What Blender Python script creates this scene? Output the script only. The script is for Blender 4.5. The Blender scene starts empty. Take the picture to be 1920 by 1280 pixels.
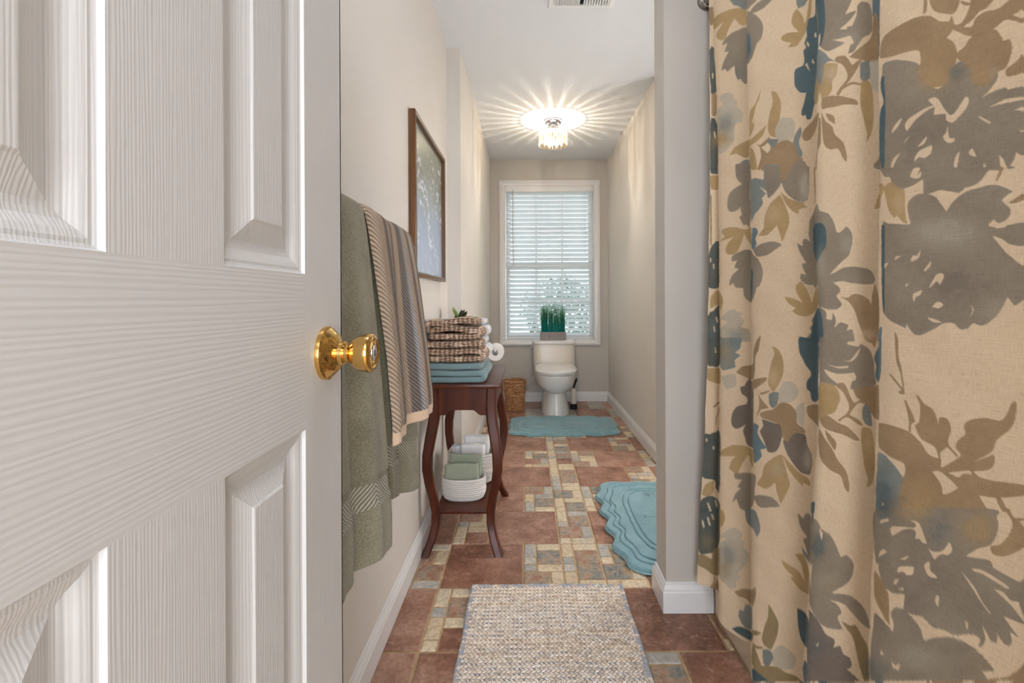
import bpy, bmesh, math, random
import numpy as np
from mathutils import Vector, Matrix

random.seed(7)
rng = np.random.default_rng(7)
PI = math.pi
SC = bpy.context.scene
COL = SC.collection

# ------------------------------------------------------------------ camera, world, sun and fill lights, exposure
CAMZ = 1.037
FPX = 883.0            # focal length in pixels of the 1920x1280 frame
VPX, VPY = 988.0, 560.0
cam_d = bpy.data.cameras.new('camera')
cam = bpy.data.objects.new('camera', cam_d); COL.objects.link(cam)
cam.location = (0, 0, CAMZ)
cam.rotation_euler = (math.radians(90), math.radians(0.25), 0)
cam_d.sensor_width = 36
cam_d.lens = FPX / 1920 * 36
cam_d.shift_x = -(VPX - 960) / 1920
cam_d.shift_y = -(640 - VPY) / 1920
cam_d.clip_start = 0.01
SC.camera = cam

SC.view_settings.view_transform = 'Standard'
SC.view_settings.look = 'None'
SC.view_settings.gamma = 1.0
SC.view_settings.use_curve_mapping = False
SC.view_settings.exposure = 0.23

w = bpy.data.worlds.new('sky'); SC.world = w; w.use_nodes = True
wn = w.node_tree.nodes; wl = w.node_tree.links
bg = wn['Background']
bg.inputs['Strength'].default_value = 2.6
wtc = wn.new('ShaderNodeTexCoord'); wsep = wn.new('ShaderNodeSeparateXYZ')
wr = wn.new('ShaderNodeValToRGB')
wl.new(wtc.outputs['Generated'], wsep.inputs[0]); wl.new(wsep.outputs['Z'], wr.inputs[0])
wr.color_ramp.elements[0].position = 0.0; wr.color_ramp.elements[0].color = (0.66, 0.74, 0.78, 1)
wr.color_ramp.elements[1].position = 0.6; wr.color_ramp.elements[1].color = (0.80, 0.90, 1.0, 1)
wl.new(wr.outputs[0], bg.inputs['Color'])

def area(name, loc, rot, sx, sy, power, color):
    d = bpy.data.lights.new(name, 'AREA'); d.shape = 'RECTANGLE'; d.size = sx; d.size_y = sy
    d.energy = power; d.color = color
    o = bpy.data.objects.new(name, d); COL.objects.link(o); o.location = loc; o.rotation_euler = rot
    return o
sd = bpy.data.lights.new('sun', 'SUN'); sd.energy = 24; sd.angle = math.radians(6); sd.color = (0.95, 0.98, 1.0)
sun = bpy.data.objects.new('sun', sd); COL.objects.link(sun); sun.rotation_euler = (math.radians(-42), 0, math.radians(-12))
# added fill lights out of view, without fixtures: near ceiling, hall, recess
area('near_top_fill', (0.0, 0.9, 2.36), (0, 0, 0), 0.34, 0.34, 4.5, (0.97, 0.99, 1.04))  # added to even out door, curtain and towels; no fixture
area('hall_top_fill', (0.1, -0.95, 2.36), (0, 0, 0), 0.5, 0.5, 10, (0.96, 0.99, 1.05))  # added overhead fill behind the camera, no lamp body
area('hall_front_fill', (0.2, -2.25, 1.2), (math.radians(90), 0, 0), 2.0, 1.6, 80, (0.90, 0.98, 1.10))  # added broad frontal fill; the hall wall has no window
area('recess_fill', (1.42, 2.3, 1.15), (0, math.radians(-90), 0), 0.5, 0.9, 23, (0.95, 0.99, 1.06))  # added side fill from the hidden recess; no vanity stands there

# ------------------------------------------------------------------ helpers
def tag(o, label=None, cat=None, group=None, kind=None):
    if label: o['label'] = label
    if cat: o['category'] = cat
    if group: o['group'] = group
    if kind: o['kind'] = kind
    return o

def empty(name, loc=(0, 0, 0), rz=0.0):
    o = bpy.data.objects.new(name, None); COL.objects.link(o)
    o.location = loc; o.rotation_euler = (0, 0, rz); o.empty_display_size = 0.05
    return o

def link(name, me, mat, parent=None, smooth=False):
    if smooth:
        me.polygons.foreach_set('use_smooth', [True] * len(me.polygons))
    if mat is not None and len(me.materials) == 0:
        me.materials.append(mat)
    o = bpy.data.objects.new(name, me); COL.objects.link(o)
    if parent is not None:
        o.parent = parent
    return o

def mesh(name, verts, faces, mat=None, parent=None, smooth=False):
    me = bpy.data.meshes.new(name)
    me.from_pydata([tuple(v) for v in verts], [], faces); me.update()
    return link(name, me, mat, parent, smooth)

class MB:
    def __init__(s): s.v = []; s.f = []
    def add(s, vs, fs):
        n = len(s.v); s.v += [tuple(p) for p in vs]; s.f += [tuple(i + n for i in f) for f in fs]; return s
    def box(s, a, b, bev=0.0):
        x0, y0, z0 = [min(a[i], b[i]) for i in range(3)]; x1, y1, z1 = [max(a[i], b[i]) for i in range(3)]
        if bev <= 0:
            vs = [(x0,y0,z0),(x1,y0,z0),(x1,y1,z0),(x0,y1,z0),(x0,y0,z1),(x1,y0,z1),(x1,y1,z1),(x0,y1,z1)]
            return s.add(vs, [(0,3,2,1),(4,5,6,7),(0,1,5,4),(1,2,6,5),(2,3,7,6),(3,0,4,7)])
        bm = bmesh.new(); bmesh.ops.create_cube(bm, size=1)
        for v in bm.verts:
            v.co = ((x0+x1)/2 + v.co.x*(x1-x0), (y0+y1)/2 + v.co.y*(y1-y0), (z0+z1)/2 + v.co.z*(z1-z0))
        bev = min(bev, 0.45*min(x1-x0, y1-y0, z1-z0))
        bmesh.ops.bevel(bm, geom=bm.edges[:], offset=bev, segments=2, profile=0.6, affect='EDGES')
        return s.bm(bm)
    def bm(s, bm, M=None):
        bm.verts.index_update()
        s.add([(M @ v.co if M else v.co) for v in bm.verts], [[v.index for v in f.verts] for f in bm.faces]); bm.free(); return s
    def lathe(s, prof, c=(0,0,0), axis='Z', n=32, caps=True):
        vs = []; fs = []
        for r, h in prof:
            for k in range(n):
                a = 2*PI*k/n; p = (r*math.cos(a), r*math.sin(a), h)
                if axis == 'X': p = (p[2], p[0], p[1])
                elif axis == 'Y': p = (p[1], p[2], p[0])
                vs.append((p[0]+c[0], p[1]+c[1], p[2]+c[2]))
        m = len(prof)
        for i in range(m-1):
            for k in range(n):
                k2 = (k+1) % n; fs.append((i*n+k, i*n+k2, (i+1)*n+k2, (i+1)*n+k))
        if caps:
            fs.append(tuple(reversed(range(n)))); fs.append(tuple(range((m-1)*n, m*n)))
        return s.add(vs, fs)
    def tube(s, pts, r, n=8, caps=True):
        pts = [Vector(p) for p in pts]; vs = []; fs = []
        up = None
        for i, p in enumerate(pts):
            t = (pts[min(i+1, len(pts)-1)] - pts[max(i-1, 0)]).normalized()
            if up is None:
                up = Vector((0,0,1)) if abs(t.z) < 0.9 else Vector((1,0,0))
            up = (up - t*up.dot(t)).normalized(); bi = t.cross(up)
            rr = r[i] if isinstance(r, (list, tuple)) else r
            for k in range(n):
                a = 2*PI*k/n; vs.append(p + up*math.cos(a)*rr + bi*math.sin(a)*rr)
        for i in range(len(pts)-1):
            for k in range(n):
                k2 = (k+1) % n; fs.append((i*n+k, i*n+k2, (i+1)*n+k2, (i+1)*n+k))
        if caps:
            fs.append(tuple(reversed(range(n)))); fs.append(tuple(range((len(pts)-1)*n, len(pts)*n)))
        return s.add(vs, fs)
    def prism(s, poly, f0, f1, closed=True):
        """poly: list of 2-D points; f0/f1 map a 2-D point to the two end 3-D points"""
        n = len(poly); vs = [f0(p) for p in poly] + [f1(p) for p in poly]
        fs = [(i, (i+1) % n, n+(i+1) % n, n+i) for i in range(n)]
        fs += [tuple(reversed(range(n))), tuple(range(n, 2*n))]
        return s.add(vs, fs)
    def loft(s, rings, caps=True):
        n = len(rings[0]); vs = [p for r in rings for p in r]; fs = []
        for i in range(len(rings)-1):
            for k in range(n):
                k2 = (k+1) % n; fs.append((i*n+k, i*n+k2, (i+1)*n+k2, (i+1)*n+k))
        if caps:
            fs.append(tuple(reversed(range(n)))); fs.append(tuple(range((len(rings)-1)*n, len(rings)*n)))
        return s.add(vs, fs)
    def build(s, name, mat, parent=None, smooth=False, auto=False):
        me = bpy.data.meshes.new(name); me.from_pydata(s.v, [], s.f)
        bm = bmesh.new(); bm.from_mesh(me); bmesh.ops.recalc_face_normals(bm, faces=bm.faces[:])
        if auto:
            for f in bm.faces: f.smooth = True
            for e in bm.edges:
                if len(e.link_faces) == 2 and e.calc_face_angle(0) > math.radians(38): e.smooth = False
        bm.to_mesh(me); bm.free(); me.update()
        return link(name, me, mat, parent, smooth)

def grid_mesh(name, P, mat, parent=None, close_u=False, colors=None, uv=None):
    """P: (rows, cols, 3) array of points -> smooth quad grid"""
    R, C = P.shape[:2]
    me = bpy.data.meshes.new(name)
    i = np.arange(R-1)[:, None]; j = np.arange(C if close_u else C-1)[None, :]
    j2 = (j+1) % C
    q = np.stack([i*C+j, i*C+j2, (i+1)*C+j2, (i+1)*C+j], -1).reshape(-1, 4)
    me.vertices.add(R*C); me.vertices.foreach_set('co', P.reshape(-1).astype(np.float32))
    me.loops.add(q.size); me.loops.foreach_set('vertex_index', q.reshape(-1).astype(np.int32))
    me.polygons.add(len(q)); me.polygons.foreach_set('loop_start', (np.arange(len(q))*4).astype(np.int32))
    try: me.polygons.foreach_set('loop_total', np.full(len(q), 4, np.int32))
    except Exception: pass
    me.update(calc_edges=True)
    me.polygons.foreach_set('use_smooth', np.ones(len(q), bool))
    if colors is not None:
        ca = me.color_attributes.new('print', 'FLOAT_COLOR', 'POINT')
        ca.data.foreach_set('color', np.concatenate([colors.reshape(-1, 3), np.ones((R*C, 1))], 1).reshape(-1).astype(np.float32))
    if uv is not None:
        ul = me.uv_layers.new(name='UVMap')
        ul.data.foreach_set('uv', uv.reshape(-1, 2)[q.reshape(-1)].reshape(-1).astype(np.float32))
    me.validate()
    return link(name, me, mat, parent)

def lin(c):
    return tuple(((x/255)/12.92 if x/255 <= 0.04045 else (((x/255)+0.055)/1.055)**2.4) for x in c)

def newmat(name):
    m = bpy.data.materials.new(name); m.use_nodes = True
    nt = m.node_tree; return m, nt, nt.nodes['Principled BSDF']

def N(nt, t, **kw):
    n = nt.nodes.new(t)
    for k, v in kw.items(): setattr(n, k, v)
    return n

def coords(nt, scale=(1,1,1), kind='Object', rot=(0,0,0)):
    tc = N(nt, 'ShaderNodeTexCoord'); mp = N(nt, 'ShaderNodeMapping')
    mp.inputs['Scale'].default_value = scale; mp.inputs['Rotation'].default_value = rot
    nt.links.new(tc.outputs[kind], mp.inputs[0]); return mp.outputs[0]

def ramp(nt, src, stops):
    r = N(nt, 'ShaderNodeValToRGB'); cr = r.color_ramp
    while len(cr.elements) < len(stops): cr.elements.new(0.5)
    for e, (p, c) in zip(cr.elements, stops): e.position = p; e.color = (*c, 1)
    nt.links.new(src, r.inputs[0]); return r.outputs[0]

def noise(nt, vec, scale, detail=3, rough=0.5):
    n = N(nt, 'ShaderNodeTexNoise'); n.inputs['Scale'].default_value = scale
    n.inputs['Detail'].default_value = detail; n.inputs['Roughness'].default_value = rough
    if vec is not None: nt.links.new(vec, n.inputs['Vector'])
    return n.outputs['Fac']

def bump(nt, b, height, strength, dist):
    n = N(nt, 'ShaderNodeBump'); n.inputs['Strength'].default_value = strength; n.inputs['Distance'].default_value = dist
    nt.links.new(height, n.inputs['Height'])
    if b.inputs['Normal'].is_linked:
        nt.links.new(b.inputs['Normal'].links[0].from_socket, n.inputs['Normal'])
    nt.links.new(n.outputs[0], b.inputs['Normal'])

def mixc(nt, fac, a, b, mode='MIX'):
    m = N(nt, 'ShaderNodeMix', data_type='RGBA', blend_type=mode)
    for sock, val in ((m.inputs[0], fac), (m.inputs[6], a), (m.inputs[7], b)):
        if hasattr(val, 'is_linked'): nt.links.new(val, sock)
        elif isinstance(val, (int, float)): sock.default_value = val
        else: sock.default_value = (*val, 1)
    return m.outputs[2]

def mat(name, col, rough=0.5, metal=0.0, nscale=0, ncol=None, bstr=0, bscale=100, bdist=0.001, vec_scale=(1,1,1), spec=None, namt=1.0, coat=0):
    m, nt, b = newmat(name)
    c = lin(col)
    b.inputs['Base Color'].default_value = (*c, 1); b.inputs['Roughness'].default_value = rough
    b.inputs['Metallic'].default_value = metal
    if spec is not None: b.inputs['Specular IOR Level'].default_value = spec
    if coat: b.inputs['Coat Weight'].default_value = coat; b.inputs['Coat Roughness'].default_value = 0.12
    v = coords(nt, vec_scale)
    if nscale:
        f = noise(nt, v, nscale, 4)
        nt.links.new(ramp(nt, f, [(0.35, c), (0.65, lin(ncol))]), b.inputs['Base Color'])
    if bstr:
        bump(nt, b, noise(nt, v, bscale, 4), bstr, bdist)
    return m

# ------------------------------------------------------------------ materials
M = {}
M['wall'] = mat('wall_paint', (223, 216, 208), 0.6, nscale=2.5, ncol=(220, 213, 204), bstr=0.12, bscale=160, bdist=0.0006)
M['trimwall'] = mat('wall_paint_grey', (200, 194, 186), 0.55, nscale=2.5, ncol=(197, 191, 182), bstr=0.1, bscale=160, bdist=0.0006)
M['ceiling'] = mat('ceiling_paint', (230, 232, 236), 0.8, bstr=0.6, bscale=95, bdist=0.0025)
M['white_trim'] = mat('white_trim_paint', (232, 231, 230), 0.3, bstr=0.05, bscale=60, bdist=0.0005)
M['grout'] = mat('floor_grout', (194, 166, 128), 0.8, nscale=30, ncol=(178, 150, 114), bstr=0.4, bscale=400, bdist=0.0006)
M['porcelain'] = mat('porcelain', (236, 234, 232), 0.22, nscale=3, ncol=(233, 231, 228), coat=0.2)
M['porcelain_body'] = mat('porcelain_body', (226, 218, 205), 0.3, nscale=3, ncol=(223, 215, 201), coat=0.1)
M['tub'] = mat('tub_enamel', (226, 208, 184), 0.2, nscale=3, ncol=(222, 204, 180))
M['chrome'] = mat('chrome', (215, 215, 218), 0.12, metal=1.0, nscale=6, ncol=(208, 208, 212))
M['nickel'] = mat('brushed_nickel', (150, 145, 140), 0.28, metal=1.0, nscale=6, ncol=(142, 137, 132))
M['brass'] = mat('polished_brass', (232, 192, 118), 0.1, metal=1.0, nscale=8, ncol=(224, 182, 108))
M['dark'] = mat('dark_void', (22, 20, 20), 0.8, nscale=5, ncol=(26, 24, 24))
M['white_plastic'] = mat('white_plastic', (238, 238, 238), 0.3, nscale=5, ncol=(234, 234, 235))
M['paper'] = mat('tissue_paper', (240, 238, 236), 0.9, nscale=40, ncol=(234, 232, 230), bstr=0.3, bscale=600, bdist=0.0005)
M['grey_box'] = mat('grey_planter', (150, 143, 142), 0.6, nscale=40, ncol=(138, 131, 130))
M['rope'] = mat('cotton_rope', (226, 220, 214), 0.9, nscale=250, ncol=(205, 198, 190), bstr=0.6, bscale=500, bdist=0.001)
M['lawn'] = mat('lawn', (120, 132, 108), 0.9, nscale=3, ncol=(100, 112, 90))
M['hedge'] = mat('hedge_leaf', (132, 146, 138), 0.6, nscale=6, ncol=(100, 118, 108))
M['bark'] = mat('bark', (100, 80, 65), 0.9, nscale=20, ncol=(70, 55, 45))

def terry(name, a, b_, bs=900):
    m, nt, b = newmat(name)
    v = coords(nt)
    f = noise(nt, v, 420, 3, 0.7); f2 = noise(nt, v, 14, 3)
    c = mixc(nt, 0.3, ramp(nt, f, [(0.4, lin(a)), (0.6, lin(b_))]), ramp(nt, f2, [(0.3, lin(a)), (0.7, lin(b_))]))
    nt.links.new(c, b.inputs['Base Color']); b.inputs['Roughness'].default_value = 0.95
    b.inputs['Sheen Weight'].default_value = 0.35; b.inputs['Sheen Roughness'].default_value = 0.5
    bump(nt, b, noise(nt, v, bs, 3, 0.7), 0.9, 0.003)
    return m
M['green_terry'] = terry('sage_terry', (98, 92, 66), (166, 158, 126), 420)
M['teal_terry'] = terry('teal_terry', (118, 146, 150), (140, 168, 170))
M['teal_rug'] = terry('teal_rug_pile', (92, 136, 148), (146, 186, 194), 300)
M['white_terry'] = terry('white_terry', (222, 222, 224), (240, 240, 242))
M['sage_cloth'] = terry('sage_cloth', (150, 158, 134), (178, 184, 160))

# painted door skin with embossed wood grain
def door_mat(name, grain_axis):
    m, nt, b = newmat(name)
    b.inputs['Base Color'].default_value = (*lin((211, 209, 207)), 1); b.inputs['Roughness'].default_value = 0.42
    sc = (1, 1, 0.045) if grain_axis == 'Z' else (1, 0.045, 1)
    v = coords(nt, sc)
    n = N(nt, 'ShaderNodeTexNoise'); n.inputs['Scale'].default_value = 9; n.inputs['Detail'].default_value = 3
    nt.links.new(v, n.inputs['Vector'])
    w = N(nt, 'ShaderNodeTexWave', wave_type='BANDS', bands_direction='Y' if grain_axis == 'Z' else 'Z', wave_profile='SIN')
    w.inputs['Scale'].default_value = 95 if grain_axis == 'Z' else 60
    w.inputs['Distortion'].default_value = 11.0; w.inputs['Detail'].default_value = 3
    w.inputs['Detail Scale'].default_value = 0.6; w.inputs['Detail Roughness'].default_value = 0.6
    nt.links.new(v, w.inputs['Vector'])
    bump(nt, b, w.outputs['Fac'], 0.15 if grain_axis == 'Y' else 0.15, 0.0010)
    bump(nt, b, noise(nt, coords(nt, (1, 1, 1)), 220, 2), 0.08, 0.0005)
    return m
M['door_v'] = door_mat('door_paint_vertical_grain', 'Z')
M['door_h'] = door_mat('door_paint_horizontal_grain', 'Y')

def wood(name, a, b_):
    m, nt, b = newmat(name)
    v = coords(nt, (1, 1, 0.12))
    f = noise(nt, v, 45, 5, 0.6)
    nt.links.new(ramp(nt, f, [(0.3, lin(a)), (0.7, lin(b_))]), b.inputs['Base Color'])
    b.inputs['Specular IOR Level'].default_value = 0.3; b.inputs['Roughness'].default_value = 0.38; b.inputs['Coat Weight'].default_value = 0.2; b.inputs['Coat Roughness'].default_value = 0.2
    return m
M['mahogany'] = wood('mahogany', (56, 19, 5), (92, 38, 11))
M['frame_wood'] = wood('walnut_frame', (96, 62, 32), (122, 82, 44))

def tile_mat(name, stops, rough=0.36, nsc=9, bs=0.5, obj_amt=0.35):
    m, nt, b = newmat(name)
    tc = N(nt, 'ShaderNodeTexCoord'); oi = N(nt, 'ShaderNodeObjectInfo')
    add = N(nt, 'ShaderNodeVectorMath', operation='ADD'); mul = N(nt, 'ShaderNodeMath', operation='MULTIPLY'); mul.inputs[1].default_value = 37.0
    cmb = N(nt, 'ShaderNodeCombineXYZ')
    nt.links.new(oi.outputs['Random'], mul.inputs[0]); nt.links.new(mul.outputs[0], cmb.inputs[2])
    nt.links.new(tc.outputs['Object'], add.inputs[0]); nt.links.new(cmb.outputs[0], add.inputs[1])
    v = add.outputs[0]
    f = noise(nt, v, nsc, 6, 0.65)
    mx = N(nt, 'ShaderNodeMath', operation='MULTIPLY_ADD'); mx.inputs[1].default_value = obj_amt; 
    sub = N(nt, 'ShaderNodeMath', operation='SUBTRACT'); sub.inputs[1].default_value = 0.5
    nt.links.new(oi.outputs['Random'], sub.inputs[0]); nt.links.new(sub.outputs[0], mx.inputs[0]); nt.links.new(f, mx.inputs[2])
    base = ramp(nt, mx.outputs[0], [(p, lin(c)) for p, c in stops])
    fine = noise(nt, v, 70, 5, 0.7)
    c2 = mixc(nt, 0.5, base, ramp(nt, fine, [(0.35, (0.25, 0.22, 0.2)), (0.62, (1, 0.96, 0.92))]), 'MULTIPLY')
    c3 = mixc(nt, ramp(nt, noise(nt, v, 28, 6, 0.75), [(0.55, (0, 0, 0)), (0.68, (0.55, 0.55, 0.55))]), c2, lin((206, 166, 150)))
    nt.links.new(c3 if 'rust' in name else c2, b.inputs['Base Color'])
    b.inputs['Roughness'].default_value = rough
    bump(nt, b, noise(nt, v, 55, 5, 0.6), bs, 0.0012)
    return m
M['t_rust'] = tile_mat('rust_stone_tile', [(0.3, (126, 86, 66)), (0.5, (164, 119, 98)), (0.7, (194, 154, 134))], obj_amt=0.2)
M['t_slate'] = tile_mat('slate_blend_tile', [(0.28, (118, 126, 128)), (0.4, (152, 148, 138)), (0.52, (186, 160, 136)), (0.66, (168, 122, 102))], obj_amt=0.12, nsc=24)
M['t_cream'] = tile_mat('cream_stone_tile', [(0.2, (218, 198, 164)), (0.5, (234, 216, 186)), (0.8, (214, 202, 182))], obj_amt=0.4, bs=0.2)
M['t_grey'] = tile_mat('grey_stone_tile', [(0.2, (176, 174, 168)), (0.5, (200, 196, 188)), (0.8, (212, 204, 186))], obj_amt=0.5, bs=0.25)

def struct(o): o['kind'] = 'structure'; return o
# ------------------------------------------------------------------ room shell
H = 2.44
XL, XF, YJ, YB, XR = -0.443, -0.368, 2.63, 4.765, 0.822     # near left wall, far left wall, jog, back wall, far right wall
PX, PY0, PY1 = 0.458, 1.563, 1.678                           # partition end and faces
XT, XW, YR = 0.612, 1.37, 2.95                               # tub apron, wall behind tub, start of the far right wall
struct(MB().box((-1.6, -2.4, -0.08), (1.7, 5.0, -0.004)).build('floor', M['grout']))
floor_o = bpy.data.objects['floor']
struct(MB().box((-1.6, -2.4, H), (1.7, 5.0, H+0.08)).build('ceiling', M['ceiling']))
struct(MB().box((XL-0.1, 0.0, 0), (XL, YJ, H)).build('wall_left', M['wall']))
struct(MB().box((XL-0.1, YJ, 0), (XF, YB, H)).build('wall_left_far', M['wall']))
# back wall around the window opening
WX0, WX1, WZ0, WZ1 = -0.222, 0.686, 0.622, 2.178
struct(MB().box((XL-0.1, YB, 0), (WX0, YB+0.14, H)).box((WX1, YB, 0), (XR+0.1, YB+0.14, H)).box((WX0, YB, 0), (WX1, YB+0.14, WZ0)).box((WX0, YB, WZ1), (WX1, YB+0.14, H)).build('wall_back', M['trimwall']))
struct(MB().box((XR, YR, 0), (XR+0.1, YB, H)).build('wall_right', M['wall']))
struct(MB().box((XR+0.1, YR, 0), (1.6, YR+0.1, H)).build('wall_recess_far', M['wall']))
struct(MB().box((1.5, PY1, 0), (1.6, YR, H)).build('wall_recess_right', M['wall']))
struct(MB().box((PX, PY0, 0), (1.6, PY1, H)).build('wall_partition', M['trimwall']))
struct(MB().box((XW, -0.12, 0), (XW+0.1, PY0, H)).build('wall_tub_side', M['wall']))
# front wall with the doorway the camera stands in, and the hall behind it
struct(MB().box((-1.6, -0.12, 0), (-0.30, 0.0, H)).box((0.40, -0.12, 0), (XW, 0.0, H)).box((-0.30, -0.12, 2.05), (0.40, 0.0, H)).build('wall_front', M['wall']))
struct(MB().box((-1.6, -2.4, 0), (-1.5, -0.12, H)).box((1.6, -2.4, 0), (1.7, -0.12, H)).box((-1.5, -2.4, 0), (1.6, -2.3, H)).build('wall_hall', M['wall']))

# baseboards: profile (out, up)
BP = [(0, 0), (0.014, 0), (0.014, 0.066), (0.0115, 0.071), (0.0115, 0.076), (0.008, 0.083), (0.005, 0.088), (0.005, 0.094), (0.0, 0.096)]
def baseboard(name, a, b, out, m0=0, m1=0):
    """a->b along the wall (2-D), out = unit normal into the room, m0/m1: mitre (+1 outside corner, -1 inside, 0 square)"""
    a = Vector((*a, 0)); b = Vector((*b, 0)); t = (b-a).normalized(); o_ = Vector((*out, 0))
    return struct(MB().prism(BP, lambda p: a - t*p[0]*m0 + o_*p[0] + Vector((0,0,p[1])), lambda p: b + t*p[0]*m1 + o_*p[0] + Vector((0,0,p[1]))).build(name, M['white_trim']))
baseboard('baseboard_left', (XL, 0.06), (XL, YJ), (1, 0), 0, -1)
baseboard('baseboard_jog', (XL, YJ), (XF, YJ), (0, -1), -1, 1)
baseboard('baseboard_left_far', (XF, YJ), (XF, YB), (1, 0), 1, -1)
baseboard('baseboard_back', (XF, YB), (XR, YB), (0, -1), -1, -1)
baseboard('baseboard_right', (XR, YR), (XR, YB), (-1, 0), 1, -1)
baseboard('baseboard_recess_far', (XR, YR), (1.5, YR), (0, -1), 1, -1)
baseboard('baseboard_recess_right', (1.5, PY1), (1.5, YR), (-1, 0), -1, -1)
baseboard('baseboard_partition_back', (PX, PY1), (1.5, PY1), (0, 1), 1, -1)
baseboard('baseboard_partition_end', (PX, PY0), (PX, PY1), (-1, 0), 1, 1)
baseboard('baseboard_partition_front', (PX, PY0), (XT-0.001, PY0), (0, -1), 1, 0)

# ------------------------------------------------------------------ window: casing, jamb, sashes, glass
def rectring(mb, x0, x1, z0, z1, prof, y):
    """picture-frame moulding: prof list of (inset from the outer edge, projection toward the room)"""
    rings = []
    for ins, pr in prof:
        rings.append([(x0+ins, y-pr, z0+ins), (x1-ins, y-pr, z0+ins), (x1-ins, y-pr, z1-ins), (x0+ins, y-pr, z1-ins)])
    return mb.loft(rings, caps=False)
wroot = struct(rectring(MB(), -0.276, 0.74, 0.568, 2.232, [(0, 0), (0, 0.016), (0.012, 0.019), (0.02, 0.019), (0.03, 0.013), (0.046, 0.011), (0.054, 0.009), (0.054, 0.0)], YB).build('window_1', M['white_trim']))
MB().box((WX0, YB-0.001, WZ0), (WX0+0.006, YB+0.14, WZ1)).box((WX1-0.006, YB-0.001, WZ0), (WX1, YB+0.14, WZ1)).box((WX0, YB-0.001, WZ0), (WX1, YB+0.14, WZ0+0.006)).box((WX0, YB-0.001, WZ1-0.006), (WX1, YB+0.14, WZ1)).build('jamb', M['white_trim'], wroot)
zm = 1.39
def sash(z0, z1, y):
    x0, x1 = WX0+0.008, WX1-0.008; f = 0.042
    s = MB()
    s.box((x0, y, z0), (x0+f, y+0.03, z1), .003).box((x1-f, y, z0), (x1, y+0.03, z1), .003).box((x0+f, y, z0), (x1-f, y+0.03, z0+f), .003).box((x0+f, y, z1-f), (x1-f, y+0.03, z1), .003)
    so = s.build('sash', M['white_trim'], wroot)
    gx0, gx1, gz0, gz1 = x0+f, x1-f, z0+f, z1-f
    for k in (1, 2):
        xx = gx0+(gx1-gx0)*k/3; MB().box((xx-.009, y+.006, gz0), (xx+.009, y+.024, gz1), .002).build('muntin', M['white_trim'], so)
    zz = (gz0+gz1)/2
    MB().box((gx0, y+.007, zz-.009), (gx1, y+.023, zz+.009), .002).build('muntin', M['white_trim'], so)
    for i in range(3):
        for j in range(2):
            a0 = gx0+(gx1-gx0)*i/3; a1 = gx0+(gx1-gx0)*(i+1)/3; b0 = gz0+(gz1-gz0)*j/2; b1 = gz0+(gz1-gz0)*(j+1)/2
            MB().box((a0+.004, y+.013, b0+.004), (a1-.004, y+.017, b1-.004)).build('pane', M['glass'], so)
m, nt, b = newmat('window_glass'); b.inputs['Base Color'].default_value = (0.93, 0.98, 0.97, 1); b.inputs['Roughness'].default_value = 0.0
b.inputs['Transmission Weight'].default_value = 1.0; b.inputs['IOR'].default_value = 1.45
# architectural glass: see-through with a weak mirror (Fresnel), a real pane material
mixs = N(nt, 'ShaderNodeMixShader'); tr = N(nt, 'ShaderNodeBsdfTransparent'); gl = N(nt, 'ShaderNodeBsdfGlossy'); fr = N(nt, 'ShaderNodeFresnel')
tr.inputs[0].default_value = (0.96, 0.98, 0.98, 1); gl.inputs['Roughness'].default_value = 0.02
nt.links.new(fr.outputs[0], mixs.inputs[0]); nt.links.new(tr.outputs[0], mixs.inputs[1]); nt.links.new(gl.outputs[0], mixs.inputs[2])
nt.links.new(mixs.outputs[0], nt.nodes['Material Output'].inputs[0]); M['glass'] = m
sash(WZ0+0.008, zm+0.02, YB+0.075); sash(zm-0.02, WZ1-0.008, YB+0.107)

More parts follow.
